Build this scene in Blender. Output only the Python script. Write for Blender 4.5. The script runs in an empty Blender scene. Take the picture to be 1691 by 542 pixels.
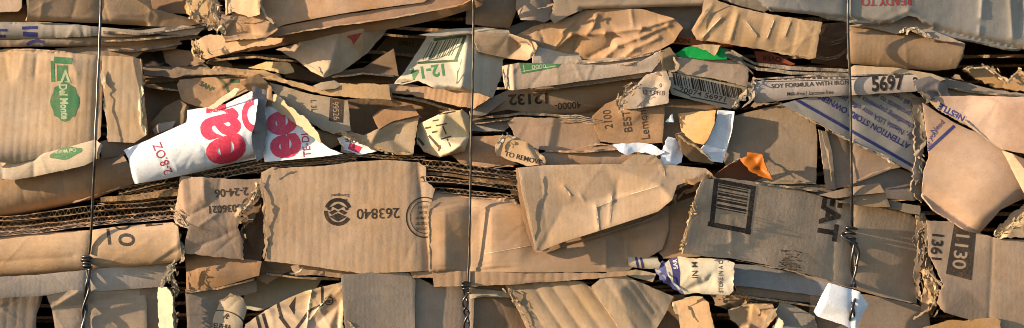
import bpy, bmesh, math, random
import numpy as np
from mathutils import Vector
from mathutils.geometry import delaunay_2d_cdt
from mathutils.bvhtree import BVHTree

# ------------------------------------------------------------------ camera, sky, sun, exposure
SC = bpy.context.scene
COL = SC.collection
DIST = 3200.0            # camera to the face of the bale, millimetres
ZC = 0.95                # height of the picture centre above the yard, metres
cam = bpy.data.cameras.new('camera')
cam.sensor_width = 36.0
cam.lens = 36.0 * DIST / 1691.0
cam.clip_start = 0.05
cam.clip_end = 200.0
camo = bpy.data.objects.new('camera', cam)
COL.objects.link(camo)
camo.location = (0, -DIST / 1000.0, ZC)
camo.rotation_euler = (math.radians(90), 0, 0)
SC.camera = camo

SUN = Vector((-0.945, -0.262, 0.215)).normalized()
world = bpy.data.worlds.new('World')
SC.world = world
world.use_nodes = True
wn = world.node_tree
sky = wn.nodes.new('ShaderNodeTexSky')
sky.sky_type = 'NISHITA'
sky.sun_disc = False
sky.ozone_density = 2.4
sky.dust_density = 0.6
sky.sun_elevation = math.asin(SUN.z)
sky.sun_rotation = math.atan2(SUN.x, SUN.y) % (2 * math.pi)
wn.links.new(sky.outputs[0], wn.nodes['Background'].inputs[0])
wn.nodes['Background'].inputs[1].default_value = 0.125
sl = bpy.data.lights.new('sun', 'SUN')
sl.energy = 5.0
sl.angle = math.radians(0.5)
sl.color = (1.0, 0.79, 0.55)
slo = bpy.data.objects.new('sun', sl)
COL.objects.link(slo)
slo.rotation_euler = (-SUN).to_track_quat('-Z', 'Y').to_euler()
slo.location = (-3, -2, 3)
vs = SC.view_settings
vs.view_transform = 'Standard'
vs.look = 'None'
vs.gamma = 1.0
vs.use_curve_mapping = False
vs.exposure = 0.98
SC.cycles.filter_width = 0.95

# ------------------------------------------------------------------ helpers
def P(u, v, d):
    """face coordinates in millimetres (u right, v down, d out of the bale) to metres"""
    k = (DIST - d) / DIST
    return np.stack([(u - 845.5) * k * 0.001, -d * 0.001 + 0 * u, ZC + (271.0 - v) * k * 0.001], -1)

def hexlin(h):
    o = []
    for i in (0, 2, 4):
        c = int(h[i:i + 2], 16) / 255.0
        o.append(c / 12.92 if c <= 0.04045 else ((c + 0.055) / 1.055) ** 2.4)
    return tuple(o)

def card_colour(h, desat=0.21, gain=0.98):
    c = np.array(hexlin(h)); y = float(c @ np.array([0.25, 0.6, 0.15]))
    if h in ('159a3e', 'a85e1e', '1f8a42', 'c4683a', 'a8553c', '55588a', 'f2f2f4', 'e4e6ec'): desat, gain = 0.0, 1.0       # coloured or white print
    return (c * (1 - desat) + y * desat) * gain

_perm = {}
def vnoise(u, v, scale, seed):
    if seed not in _perm:
        _perm[seed] = np.random.RandomState(seed & 0x7fffffff).uniform(-1, 1, (64, 64))
    t = _perm[seed]
    x = np.asarray(u, float) / scale + 17.3
    y = np.asarray(v, float) / scale + 9.1
    xi = np.floor(x).astype(int); yi = np.floor(y).astype(int)
    fx = x - xi; fy = y - yi
    fx = fx * fx * fx * (fx * (fx * 6 - 15) + 10); fy = fy * fy * fy * (fy * (fy * 6 - 15) + 10)
    a = t[xi & 63, yi & 63]; b = t[(xi + 1) & 63, yi & 63]
    c = t[xi & 63, (yi + 1) & 63]; d = t[(xi + 1) & 63, (yi + 1) & 63]
    return (a * (1 - fx) + b * fx) * (1 - fy) + (c * (1 - fx) + d * fx) * fy

def make_tin(pts, soft=2.0):
    """piecewise linear height over a triangulation of points: folded, facetted card"""
    pts = np.array(pts, float)
    lo = pts[:, :2].min(0) - 300; hi = pts[:, :2].max(0) + 300
    ext = []
    for cx, cy in ((lo[0], lo[1]), (hi[0], lo[1]), (lo[0], hi[1]), (hi[0], hi[1])):
        j = np.argmin((pts[:, 0] - cx) ** 2 + (pts[:, 1] - cy) ** 2)
        ext.append((cx, cy, pts[j, 2]))
    allp = np.vstack([pts, ext])
    r = delaunay_2d_cdt([Vector((p[0], p[1])) for p in allp], [], [], 0, 1e-4)
    vo = np.array([(p.x, p.y) for p in r[0]])
    z = np.array([allp[ids[0], 2] if ids else 0.0 for ids in r[3]])
    tris = [f for f in r[2] if len(f) == 3]
    def ev1(u, v):
        out = np.zeros_like(u); done = np.zeros(u.shape, bool)
        for f in tris:
            (x0, y0), (x1, y1), (x2, y2) = vo[f[0]], vo[f[1]], vo[f[2]]
            den = (y1 - y2) * (x0 - x2) + (x2 - x1) * (y0 - y2)
            if abs(den) < 1e-9: continue
            a = ((y1 - y2) * (u - x2) + (x2 - x1) * (v - y2)) / den
            b = ((y2 - y0) * (u - x2) + (x0 - x2) * (v - y2)) / den
            m = (a >= -1e-6) & (b >= -1e-6) & (a + b <= 1 + 1e-6) & ~done
            if m.any():
                out[m] = (a * z[f[0]] + b * z[f[1]] + (1 - a - b) * z[f[2]])[m]
                done |= m
        return out
    def ev(u, v):
        s = soft
        return (ev1(u, v) * 2 + ev1(u + s, v) + ev1(u - s, v) + ev1(u, v + s) + ev1(u, v - s)) / 6.0
    return ev

def inside(px, py, poly):
    c = np.zeros(px.shape, bool)
    n = len(poly)
    for i in range(n):
        x1, y1 = poly[i]; x2, y2 = poly[(i + 1) % n]
        if y1 == y2: continue
        k = ((y1 > py) != (y2 > py)) & (px < (x2 - x1) * (py - y1) / (y2 - y1) + x1)
        c ^= k
    return c

def resample(poly, step, closed=True):
    out = []
    n = len(poly)
    for i in range(n if closed else n - 1):
        a = poly[i]; b = poly[(i + 1) % n]
        L = math.hypot(b[0] - a[0], b[1] - a[1])
        k = max(1, int(round(L / step)))
        for j in range(k):
            t = j / k
            out.append((a[0] + (b[0] - a[0]) * t, a[1] + (b[1] - a[1]) * t))
    if not closed: out.append(tuple(poly[-1]))
    return np.array(out)

def link(name, verts, faces, mats, parent=None, fmat=None, uv=None, smooth=True, color=None):
    verts = np.asarray(verts, float)
    c = verts.mean(0)
    me = bpy.data.meshes.new(name)
    me.from_pydata((verts - c).tolist(), [], faces)
    for m in mats: me.materials.append(m)
    npoly = len(me.polygons)
    if fmat is not None: me.polygons.foreach_set('material_index', np.asarray(fmat, np.int32))
    sm = np.full(npoly, bool(smooth)) if np.isscalar(smooth) else np.asarray(smooth, bool)
    me.polygons.foreach_set('use_smooth', sm)
    if uv is not None:
        ul = me.uv_layers.new(name='uv')
        li = np.empty(len(me.loops), np.int32); me.loops.foreach_get('vertex_index', li)
        ul.data.foreach_set('uv', np.asarray(uv, np.float32)[li].ravel())
    me.update()
    o = bpy.data.objects.new(name, me)
    COL.objects.link(o)
    if parent is not None:
        o.parent = parent
        w = parent.get('_w'); w = Vector(w) if w is not None else Vector((0, 0, 0))
        o.location = Vector(c) - w
    else:
        o.location = Vector(c)
    WORLD[o.name] = Vector(c)
    o['_w'] = tuple(float(x) for x in c)
    if color is not None: o.color = (*color, 1.0)
    return o
WORLD = {}

def tag(o, label=None, cat=None, group=None, kind=None):
    if label: o['label'] = label
    if cat: o['category'] = cat
    if group: o['group'] = group
    if kind: o['kind'] = kind
    return o

# ------------------------------------------------------------------ materials
def nodes_of(m):
    m.use_nodes = True
    nt = m.node_tree
    return nt, nt.nodes, nt.links, nt.nodes['Principled BSDF']

def mk_card(name, rough=0.78, spec=0.25, flute=0.25, bump=0.24, edge=False, soil=1.0):
    m = bpy.data.materials.new(name)
    nt, N, L, B = nodes_of(m)
    oi = N.new('ShaderNodeObjectInfo')
    geo = N.new('ShaderNodeNewGeometry')
    uvn = N.new('ShaderNodeUVMap')
    def noise(scale, detail, vec=None, rough_=0.55):
        n = N.new('ShaderNodeTexNoise'); n.inputs['Scale'].default_value = scale
        n.inputs['Detail'].default_value = detail; n.inputs['Roughness'].default_value = rough_
        L.new(vec if vec is not None else geo.outputs['Position'], n.inputs['Vector'])
        return n.outputs['Fac']
    def ramp(fac, a, b, lo, hi):
        r = N.new('ShaderNodeMapRange'); L.new(fac, r.inputs[0])
        r.inputs[1].default_value = a; r.inputs[2].default_value = b
        r.inputs[3].default_value = lo; r.inputs[4].default_value = hi
        return r.outputs[0]
    def mul(a, b):
        q = N.new('ShaderNodeMath'); q.operation = 'MULTIPLY'; L.new(a, q.inputs[0]); L.new(b, q.inputs[1]); return q.outputs[0]
    big = ramp(noise(9, 4), 0.3, 0.7, 1.0 - 0.24 * soil, 1.09)
    mid = ramp(noise(70, 5), 0.3, 0.72, 1.0 - 0.10 * soil, 1.06)
    mp = N.new('ShaderNodeMapping'); mp.inputs['Scale'].default_value = (900, 160, 1)
    L.new(uvn.outputs[0], mp.inputs[0])
    fib = noise(1.0, 4, mp.outputs[0], 0.7)
    fibr = ramp(fib, 0.3, 0.7, 0.955, 1.035)
    fleck = ramp(noise(700, 2), 0.31, 0.38, 0.62, 1.0)
    val = mul(mul(big, mid), mul(fibr, fleck))
    wv = N.new('ShaderNodeTexWave'); wv.inputs['Scale'].default_value = 1.0
    wv.wave_type = 'BANDS'; wv.bands_direction = 'X'
    wv.inputs['Distortion'].default_value = 0.12; wv.inputs['Detail'].default_value = 1.0
    mpw = N.new('ShaderNodeMapping'); mpw.inputs['Scale'].default_value = (39.0, 39.0, 1)
    L.new(uvn.outputs[0], mpw.inputs[0]); L.new(mpw.outputs[0], wv.inputs['Vector'])
    if flute:
        val = mul(val, ramp(wv.outputs['Fac'], 0, 1, 1.0 - 0.10 * flute, 1.0 + 0.04 * flute))
    # scuffs: pale, long scratches with a shape of their own
    mps = N.new('ShaderNodeMapping'); mps.inputs['Scale'].default_value = (8, 60, 1); mps.inputs['Rotation'].default_value = (0, 0, 0.5)
    L.new(uvn.outputs[0], mps.inputs[0])
    sc = ramp(noise(1.0, 5, mps.outputs[0], 0.6), 0.70, 0.76, 0.0, 0.16 * soil)
    mx = N.new('ShaderNodeMix'); mx.data_type = 'RGBA'; mx.blend_type = 'MULTIPLY'
    mx.inputs['Factor'].default_value = 1.0
    L.new(oi.outputs['Color'], mx.inputs['A']); L.new(val, mx.inputs['B'])
    hs = N.new('ShaderNodeHueSaturation')
    L.new(ramp(noise(14, 3), 0.3, 0.7, 0.90, 1.14), hs.inputs['Saturation'])
    L.new(mx.outputs['Result'], hs.inputs['Color'])
    mx2 = N.new('ShaderNodeMix'); mx2.data_type = 'RGBA'
    L.new(sc, mx2.inputs['Factor']); L.new(hs.outputs[0], mx2.inputs['A']); mx2.inputs['B'].default_value = (0.62, 0.50, 0.38, 1)
    out = mx2.outputs['Result']
    if edge:
        br = N.new('ShaderNodeMix'); br.data_type = 'RGBA'; br.blend_type = 'MULTIPLY'; br.inputs['Factor'].default_value = 1.0
        L.new(out, br.inputs['A'])
        st = ramp(noise(260, 3), 0.40, 0.60, 0.62, 1.12)
        L.new(st, br.inputs['B']); out = br.outputs['Result']
    L.new(out, B.inputs['Base Color'])
    L.new(ramp(noise(40, 3), 0.3, 0.7, rough - 0.10, rough + 0.10), B.inputs['Roughness'])
    B.inputs['Specular IOR Level'].default_value = spec
    bp = N.new('ShaderNodeBump'); bp.inputs['Strength'].default_value = bump; bp.inputs['Distance'].default_value = 0.0012
    ad = N.new('ShaderNodeMath'); ad.operation = 'MULTIPLY_ADD'
    L.new(wv.outputs['Fac'], ad.inputs[0]); ad.inputs[1].default_value = flute * 0.35
    L.new(mul(noise(230, 4), ramp(fib, 0.2, 0.8, 0.7, 1.2)), ad.inputs[2])
    L.new(ad.outputs[0], bp.inputs['Height'])
    L.new(bp.outputs[0], B.inputs['Normal'])
    return m

M = {
    'card': mk_card('kraft_cardboard'),
    'smooth': mk_card('kraft_smooth', rough=0.6, spec=0.35, flute=0.1, bump=0.16),
    'edge': mk_card('cardboard_cut_edge', rough=0.9, spec=0.1, flute=0, bump=0.6, edge=True),
    'paper': mk_card('bag_paper', rough=0.42, spec=0.45, flute=0, bump=0.15, soil=0.6),
    'print': mk_card('printed_board', rough=0.6, spec=0.3, flute=0.12, bump=0.2, soil=0.8),
}

def mk_ink(name, hx, wear=0.5, rough=0.6, ground='b08a64'):
    m = bpy.data.materials.new('ink_' + name)
    nt, N, L, B = nodes_of(m)
    geo = N.new('ShaderNodeNewGeometry')
    n = N.new('ShaderNodeTexNoise'); n.inputs['Scale'].default_value = 330; n.inputs['Detail'].default_value = 5
    n.inputs['Roughness'].default_value = 0.7
    L.new(geo.outputs['Position'], n.inputs['Vector'])
    n2 = N.new('ShaderNodeTexNoise'); n2.inputs['Scale'].default_value = 25; n2.inputs['Detail'].default_value = 3
    L.new(geo.outputs['Position'], n2.inputs['Vector'])
    ad = N.new('ShaderNodeMath'); ad.operation = 'MULTIPLY_ADD'
    L.new(n2.outputs['Fac'], ad.inputs[0]); ad.inputs[1].default_value = 0.5; L.new(n.outputs['Fac'], ad.inputs[2])
    r = N.new('ShaderNodeMapRange'); L.new(ad.outputs[0], r.inputs[0])
    r.inputs[1].default_value = 0.72; r.inputs[2].default_value = 1.0; r.inputs[3].default_value = 0.06 * wear; r.inputs[4].default_value = 0.75 * wear
    mx = N.new('ShaderNodeMix'); mx.data_type = 'RGBA'
    L.new(r.outputs[0], mx.inputs['Factor'])
    mx.inputs['A'].default_value = (*hexlin(hx), 1); mx.inputs['B'].default_value = (*hexlin(ground), 1)
    L.new(mx.outputs['Result'], B.inputs['Base Color'])
    B.inputs['Roughness'].default_value = rough
    B.inputs['Specular IOR Level'].default_value = 0.25
    return m
INK = {
    'black': mk_ink('black', '221e1c', 0.35),
    'grey': mk_ink('grey', '3a332d', 0.45),
    'faint': mk_ink('faint', '6b5a49', 0.9),
    'green': mk_ink('green', '3c7a50', 0.7),
    'dkgreen': mk_ink('dark_green', '2b5238', 0.5),
    'red': mk_ink('red', 'df3a58', 0.2, 0.4, 'ece6e6'),
    'dkred': mk_ink('dark_red', 'a8233c', 0.25, 0.45, 'ece6e6'),
    'rust': mk_ink('rust_red', 'a5343a', 0.6, 0.6, 'a09488'),
    'blue': mk_ink('blue', '2a3270', 0.35),
    'ltgreen': mk_ink('pale_on_green', 'b9bf98', 0.3, 0.6, '4a8a58'),
    'pale': mk_ink('bare_card', 'b3977a', 0.2),
    'white': mk_ink('white', 'e6e0da', 0.2),
    'worn': mk_ink('worn_fold', 'd6bf9e', 0.5),
    'stain': mk_ink('rubbed_stain', '3a332c', 1.25),
}

# ------------------------------------------------------------------ sheets of card
def parse(s):
    pts = []
    for tok in s.split():
        a = [float(x) for x in tok.split(',')]
        pts.append(a)
    return pts

def sdist(u, v, a, b):
    """distance from the segment a-b"""
    ax, ay = a; bx, by = b
    L2 = (bx - ax) ** 2 + (by - ay) ** 2
    t = np.clip(((u - ax) * (bx - ax) + (v - ay) * (by - ay)) / L2, 0, 1)
    return np.hypot(u - ax - t * (bx - ax), v - ay - t * (by - ay))

NSEED = [100]
ALL = []
WIRES = [(0, 160, [0, 92, 270, 430], [167, 164, 157, 147]), (1, 778, [0, 240, 468], [782, 778, 773]), (2, 1404, [0, 160, 390], [1400, 1404, 1406])]
class Sheet: pass

def S(name, label, poly, d=0.0, gx=0.0, gz=0.0, col='bf9a74', mat='card', t=3.4, cr=(5, 1.0), wob=2.0,
      facet=None, ribs=None, curl=(), fold=(), cyl=(), tin=None, rag=0.4, res=2.7, seed=None, cat='cardboard',
      group=None, parent=None, uvrot=None, bump=(), eb=(5.0, 0.7), tsoft=2.5, pinch=True):
    NSEED[0] += 7
    seed = NSEED[0] if seed is None else seed
    rs = np.random.RandomState(seed)
    pp = parse(poly)
    xy = np.array([p[:2] for p in pp])
    uc, vc = (xy.min(0) + xy.max(0)) / 2
    size = xy.max(0) - xy.min(0)
    tinf = None
    if tin is not None or any(len(p) > 2 for p in pp):
        tp = [(p[0], p[1], p[2]) for p in pp if len(p) > 2]
        if tin: tp += [tuple(p) for p in parse(tin)]
        if len(tp) >= 3: tinf = make_tin(tp, tsoft)
    facf = None
    if facet:
        n, a = facet
        facf = make_tin(np.column_stack([rs.uniform(xy[:, 0].min() - 8, xy[:, 0].max() + 8, n), rs.uniform(xy[:, 1].min() - 8, xy[:, 1].max() + 8, n), rs.uniform(-a, a, n)]), 1.6)
    crs = []
    for i in range(int(cr[0] * 2)):
        ang = rs.uniform(0, math.pi)
        crs.append((rs.uniform(xy[:, 0].min(), xy[:, 0].max()), rs.uniform(xy[:, 1].min(), xy[:, 1].max()), math.cos(ang), math.sin(ang),
                    cr[1] * rs.uniform(0.15, 0.65) * rs.choice([-1, 1]), rs.uniform(1.5, 5.5), rs.uniform(0.12, 0.5) * max(size)))
    if d < -28: d = d * 1.9 - 10
    ebw = min(eb[0], 0.32 * min(size)); eba = eb[1] * ebw / 11.0
    def f(u, v):
        u = np.asarray(u, float); v = np.asarray(v, float)
        h = d + gx * (u - uc) + gz * (vc - v)
        if tinf is not None: h = h + tinf(u, v)
        if facf is not None: h = h + facf(u, v)
        h = h + wob * vnoise(u, v, 95, seed) + 0.16 * wob * vnoise(u, v, 30, seed + 1) + 0.03 * wob * vnoise(u, v, 8, seed + 2)
        for (x, y, cx, cy, a, w, Ln) in crs:
            q = (u - x) * -cy + (v - y) * cx
            q = q + 2.5 * vnoise(u, v, 30, seed + 3)
            s = (u - x) * cx + (v - y) * cy
            h = h + a * np.exp(-np.abs(q) / w) * np.exp(-(s / Ln) ** 2)
        for (a, b, amp, w) in fold:
            h = h + 0.4 * amp * np.exp(-sdist(u, v, a, b) / w)
        for (a, b, w, amp) in curl:
            q = np.clip(1 - sdist(u, v, a, b) / w, 0, 1)
            h = h + amp * q * q
        for (a, b, r, amp) in cyl:
            L_ = math.hypot(b[0] - a[0], b[1] - a[1])
            q = np.abs((u - a[0]) * (b[1] - a[1]) - (v - a[1]) * (b[0] - a[0])) / L_
            h = h + amp * (np.sqrt(np.clip(1 - (q / r) ** 2, 0, 1)) - 0.7)
        if eba:
            q = np.full(u.shape, 1e9)
            for i in range(len(xy)):
                q = np.minimum(q, sdist(u, v, xy[i], xy[(i + 1) % len(xy)]))
            q = np.clip(1 - q / ebw, 0, 1)
            h = h + q * q * eba * (-0.8 + 1.3 * vnoise(u, v, 70, seed + 11) + 0.2 * vnoise(u, v, 16, seed + 12))
        if pinch and d > -5:
            for wx in WIRES:
                if xy[:, 0].min() < wx[1] < xy[:, 0].max():
                    h = h - 3.2 * np.exp(-np.abs(u - np.interp(v, wx[2], wx[3])) / 7.0)
        for (x, y, rx, ry, amp) in bump:
            h = h + amp * np.exp(-((u - x) / rx) ** 2 - ((v - y) / ry) ** 2)
        if ribs:
            per, amp, ang = ribs
            ca, sa = math.cos(math.radians(ang)), math.sin(math.radians(ang))
            q = u * ca + v * sa + 0.9 * vnoise(u, v, 60, seed + 5)
            h = h + amp * (np.abs(np.sin(math.pi * q / per)) ** 0.8 - 0.6) * (0.75 + 0.4 * vnoise(u, v, 35, seed + 6))
        return h
    # outline
    b = resample(xy.tolist(), res * 0.8)
    if rag:
        nb = len(b)
        tg = np.roll(b, -1, 0) - np.roll(b, 1, 0)
        nn = np.stack([tg[:, 1], -tg[:, 0]], -1); nn /= (np.linalg.norm(nn, axis=1)[:, None] + 1e-9)
        off = vnoise(b[:, 0] + 3 * b[:, 1], b[:, 1] * 0.7, 15, seed + 8) + 0.45 * vnoise(b[:, 0], b[:, 1] + 50, 5, seed + 9) + 0.28 * rs.uniform(-1, 1, nb)
        off = np.where(off > 0, off * 0.5, off)
        b = b + nn * (off * rag)[:, None]
    lo = b.min(0); hi = b.max(0)
    gu = np.arange(lo[0], hi[0], res); gv = np.arange(lo[1], hi[1], res * 0.866)
    U, V = np.meshgrid(gu, gv)
    U = U + (np.arange(len(gv)) % 2)[:, None] * res * 0.5
    U = (U + rs.uniform(-.15, .15, U.shape) * res).ravel(); V = (V + rs.uniform(-.15, .15, V.shape) * res).ravel()
    k = inside(U, V, b)
    U, V = U[k], V[k]
    if len(U):
        keep = np.ones(len(U), bool)
        for j in range(0, len(U), 2000):
            dd = ((U[j:j + 2000, None] - b[None, :, 0]) ** 2 + (V[j:j + 2000, None] - b[None, :, 1]) ** 2).min(1)
            keep[j:j + 2000] = dd > (0.55 * res) ** 2
        U, V = U[keep], V[keep]
    nb = len(b)
    allp = [Vector(p) for p in np.vstack([b, np.column_stack([U, V])]).tolist()]
    r = delaunay_2d_cdt(allp, [], [list(range(nb))], 1, 1e-4)
    uv = np.array([(p.x, p.y) for p in r[0]])
    tri = np.array([t_ for t_ in r[2] if len(t_) == 3], int)
    # orient: front faces the camera
    a_, b_, c_ = uv[tri[:, 0]], uv[tri[:, 1]], uv[tri[:, 2]]
    area = (b_[:, 0] - a_[:, 0]) * (c_[:, 1] - a_[:, 1]) - (b_[:, 1] - a_[:, 1]) * (c_[:, 0] - a_[:, 0])
    fl = area > 0
    tri[fl] = tri[fl][:, ::-1]
    dep = f(uv[:, 0], uv[:, 1])
    e = 0.8
    du = (f(uv[:, 0] + e, uv[:, 1]) - f(uv[:, 0] - e, uv[:, 1])) / (2 * e)
    dv = (f(uv[:, 0], uv[:, 1] + e) - f(uv[:, 0], uv[:, 1] - e)) / (2 * e)
    nrm = np.stack([-du, -np.ones_like(du), dv], -1); nrm /= np.linalg.norm(nrm, axis=1)[:, None]
    F = P(uv[:, 0], uv[:, 1], dep)
    Bk = F - nrm * t * 0.001
    n = len(uv)
    ed = np.vstack([tri[:, [0, 1]], tri[:, [1, 2]], tri[:, [2, 0]]])
    key = np.sort(ed, 1); key = key[:, 0].astype(np.int64) * n + key[:, 1]
    uq, ix, ct = np.unique(key, return_index=True, return_counts=True)
    be = ed[ix[ct == 1]]
    # walls have vertices of their own, so their edges stay hard
    verts = np.vstack([F, Bk, F, Bk])
    faces = tri.tolist() + (tri[:, ::-1] + n).tolist() + np.column_stack([be[:, 1] + 2 * n, be[:, 0] + 2 * n, be[:, 0] + 3 * n, be[:, 1] + 3 * n]).tolist()
    used = np.zeros(4 * n, bool)
    for blk in (tri.ravel(), tri.ravel() + n): used[blk] = True
    used[be.ravel() + 2 * n] = True; used[be.ravel() + 3 * n] = True
    remap = np.cumsum(used) - 1
    faces = [[int(remap[i]) for i in fc] for fc in faces]
    fmat = np.concatenate([np.zeros(2 * len(tri), int), np.ones(len(be), int)])
    sm = np.concatenate([np.ones(2 * len(tri), bool), np.zeros(len(be), bool)])
    ur = math.radians(rs.uniform(-4, 4) + (rs.choice([0, 90]) if uvrot is None else uvrot))
    uvw = np.stack([uv[:, 0] * math.cos(ur) + uv[:, 1] * math.sin(ur), -uv[:, 0] * math.sin(ur) + uv[:, 1] * math.cos(ur)], -1) * 0.001 + rs.uniform(0, 3, 2)
    uv4 = np.vstack([uvw] * 4)[used]
    r1 = rs.uniform(-1, 1)
    base = card_colour(col) * (1 + rs.uniform(-0.13, 0.09)) * np.array([1 + 0.025 * r1, 1.0, 1 - 0.06 * r1]) if mat not in ('paper',) else card_colour(col)
    o = link(name, verts[used], faces, [M[mat], M['edge' if mat not in ('paper',) else mat]], parent.o if parent else None, fmat, uv4, sm, base)
    if not parent: tag(o, label, cat, group)
    elif label: o['label'] = label
    s = Sheet(); s.o = o; s.f = f; s.b = b; s.poly = xy; s.root = parent.root if parent else s; s.bvh = None; s.front = (F.tolist(), tri.tolist())
    if t > 0.9: ALL.append(s)
    return s

def rib(parent, pts, w, d, col='cdb08a', name='torn_edge', amp=4, rag=1.0, **kw):
    """a frayed lip of torn card along a line: uneven peeled ply, wider here and gone there"""
    NSEED[0] += 3
    rs = np.random.RandomState(NSEED[0])
    c = resample([tuple(p) for p in pts], 2.2, closed=False)
    tg = np.gradient(c, axis=0); nn = np.stack([-tg[:, 1], tg[:, 0]], -1); nn /= np.linalg.norm(nn, axis=1)[:, None] + 1e-9
    s_ = np.arange(len(c)) * 2.2
    def side(k):
        q = 0.45 + 0.75 * vnoise(s_, s_ * 0 + k * 77, 13, NSEED[0] + k) + 0.30 * vnoise(s_, s_ * 0 + k * 31, 4.5, NSEED[0] + k) + rs.uniform(-.15, .15, len(s_))
        q = np.clip(q, 0.10, 1.15) * np.clip(np.minimum(s_ + 1, s_[-1] - s_ + 1) / 6.0, 0.15, 1)
        return q * w * 0.46
    A = c + nn * side(1)[:, None]; B = c - nn * side(2)[:, None]
    poly = ' '.join('%.1f,%.1f' % tuple(q) for q in np.vstack([A, B[::-1]]))
    kw.setdefault('facet', (max(6, int(s_[-1] / 5)), amp * 0.55)); kw.setdefault('t', 0.9); kw.setdefault('res', 1.8); kw.setdefault('eb', (0, 0))
    mixc = rs.uniform(0, 0.4)
    col = ''.join('%02x' % int(int(col[i:i + 2], 16) * (1 - mixc) + int('a98660'[i:i + 2], 16) * mixc) for i in (0, 2, 4))
    return S(name, None, poly, d=d, col=col, rag=0.25, cr=(0, 0), wob=1.0, parent=parent, pinch=False, **kw)

def shreds(parent, pts, n, d, spread=6.0, col='c8a880', size=(4, 13), lift=7.0):
    """frayed strips of torn ply standing off a torn edge, too small to pick apart"""
    NSEED[0] += 5
    rs = np.random.RandomState(NSEED[0])
    c = resample([tuple(p) for p in pts], 1.0, closed=False)
    vv, fs, nv = [], [], 0
    for _ in range(int(n * 0.4)):
        k = rs.randint(len(c)); a = c[max(0, k - 3)]; b = c[min(len(c) - 1, k + 3)]
        ang = math.atan2(b[1] - a[1], b[0] - a[0]) + rs.normal(0, 0.5)
        l = rs.uniform(*size) * 1.25; w = rs.uniform(0.6, 2.6)
        u0, v0 = c[k] + rs.normal(0, spread * 0.5, 2)
        s1, s2 = rs.normal(0, 0.22), rs.normal(0, 0.03); tw = rs.normal(0, 0.7); cv = rs.normal(0, 0.03)
        m = 5
        for i in range(m):
            t = (i / (m - 1) - 0.5) * l
            ww = w * (1.0 - 0.75 * abs(i / (m - 1) - 0.35)) * rs.uniform(.7, 1.2)
            aa = ang + cv * t
            cu, cv_ = u0 + math.cos(aa) * t, v0 + math.sin(aa) * t
            dd = d + s1 * t + s2 * t * t + rs.uniform(0, 0.6)
            base = d + rs.uniform(-1, 1)
            for sgn in (-1, 1):
                q = tw * (i / (m - 1))
                vv.append(P(np.array([cu - math.sin(aa) * sgn * ww * math.cos(q)]), np.array([cv_ + math.cos(aa) * sgn * ww * math.cos(q)]), np.array([min(max(dd, d - lift), d + lift) + sgn * ww * math.sin(q)]))[0])
        for i in range(m - 1):
            fs.append([nv + 2 * i, nv + 2 * i + 1, nv + 2 * i + 3, nv + 2 * i + 2])
        nv += 2 * m
    vv = np.array(vv)
    o = link('torn_shreds', vv, fs, [M['edge']], parent.root.o, None, np.column_stack([vv[:, 0], vv[:, 2]]), True, card_colour(col))
    o['kind'] = 'stuff'
    return o

# ------------------------------------------------------------------ print on the sheets
CAMP = Vector((0, -DIST / 1000.0, ZC))
def place(s, uv, off=0.4):
    """lay points on the face of the sheet as it is meshed"""
    if s.bvh is None: s.bvh = BVHTree.FromPolygons(*s.front)
    q = P(uv[:, 0], uv[:, 1], s.f(uv[:, 0], uv[:, 1]))
    out = []
    for p in q.tolist():
        dr = (Vector(p) - CAMP).normalized()
        hit = s.bvh.ray_cast(CAMP, dr)[0]
        out.append((hit if hit is not None else Vector(p)) - dr * off * 0.001)
    return np.array([tuple(p) for p in out])

def put(s, uv, faces, ink, name, off=0.45, under=None):
    uv = np.asarray(uv, float)
    if not len(faces): return None
    c = np.array([uv[f].mean(0) for f in faces])
    ok = inside(c[:, 0], c[:, 1], s.b)
    faces = [f for f, k in zip(faces, ok) if k]
    if not faces: return None
    used = sorted({i for f in faces for i in f}); mp = {j: i for i, j in enumerate(used)}
    uv = uv[used]; faces = [[mp[i] for i in f] for f in faces]
    out = []
    for f in faces:                                 # face the camera
        x = uv[f]; a = 0.0
        for i in range(len(f)):
            p, q = x[i], x[(i + 1) % len(f)]; a += p[0] * q[1] - q[0] * p[1]
        out.append(f[::-1] if a > 0 else f)
    return link(name, place(s, uv, off), out, [INK[ink]], under or s.root.o, None, None, True)

H0 = [None]
def txt(s, body, cx, cy, h, ang=0.0, ink='black', bold=0.0, sx=1.0, name='printed_lettering', shear=0.0, space=1.0, step=3.2, under=None):
    c = bpy.data.curves.new('t', 'FONT'); c.body = body; c.offset = bold; c.shear = shear; c.space_character = space; c.resolution_u = 4
    o = bpy.data.objects.new('t', c)
    me = bpy.data.meshes.new_from_object(o)
    bm = bmesh.new(); bm.from_mesh(me)
    bpy.data.objects.remove(o); bpy.data.curves.remove(c); bpy.data.meshes.remove(me)
    k = h / 0.70
    xs = [v.co.x for v in bm.verts]
    mx = (min(xs) + max(xs)) / 2
    ca, sa = math.cos(math.radians(ang)), math.sin(math.radians(ang))
    for v in bm.verts:
        x = (v.co.x - mx) * k * sx; y = (v.co.y - 0.35) * k
        v.co = Vector((cx + x * ca - y * sa, cy - (x * sa + y * ca), 0))
    bmesh.ops.triangulate(bm, faces=bm.faces[:])
    us = [v.co.x for v in bm.verts]; vs_ = [v.co.y for v in bm.verts]
    for ax, lo, hi in ((0, min(us), max(us)), (1, min(vs_), max(vs_))):
        q = lo + step
        while q < hi:
            co = Vector((q, 0, 0)) if ax == 0 else Vector((0, q, 0)); no = Vector((1, 0, 0)) if ax == 0 else Vector((0, 1, 0))
            bmesh.ops.bisect_plane(bm, geom=bm.verts[:] + bm.edges[:] + bm.faces[:], plane_co=co, plane_no=no)
            q += step
    bm.verts.index_update()
    uv = [(v.co.x, v.co.y) for v in bm.verts]; fs = [[v.index for v in f.verts] for f in bm.faces]
    bm.free()
    return put(s, uv, fs, ink, name, under=under)

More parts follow.
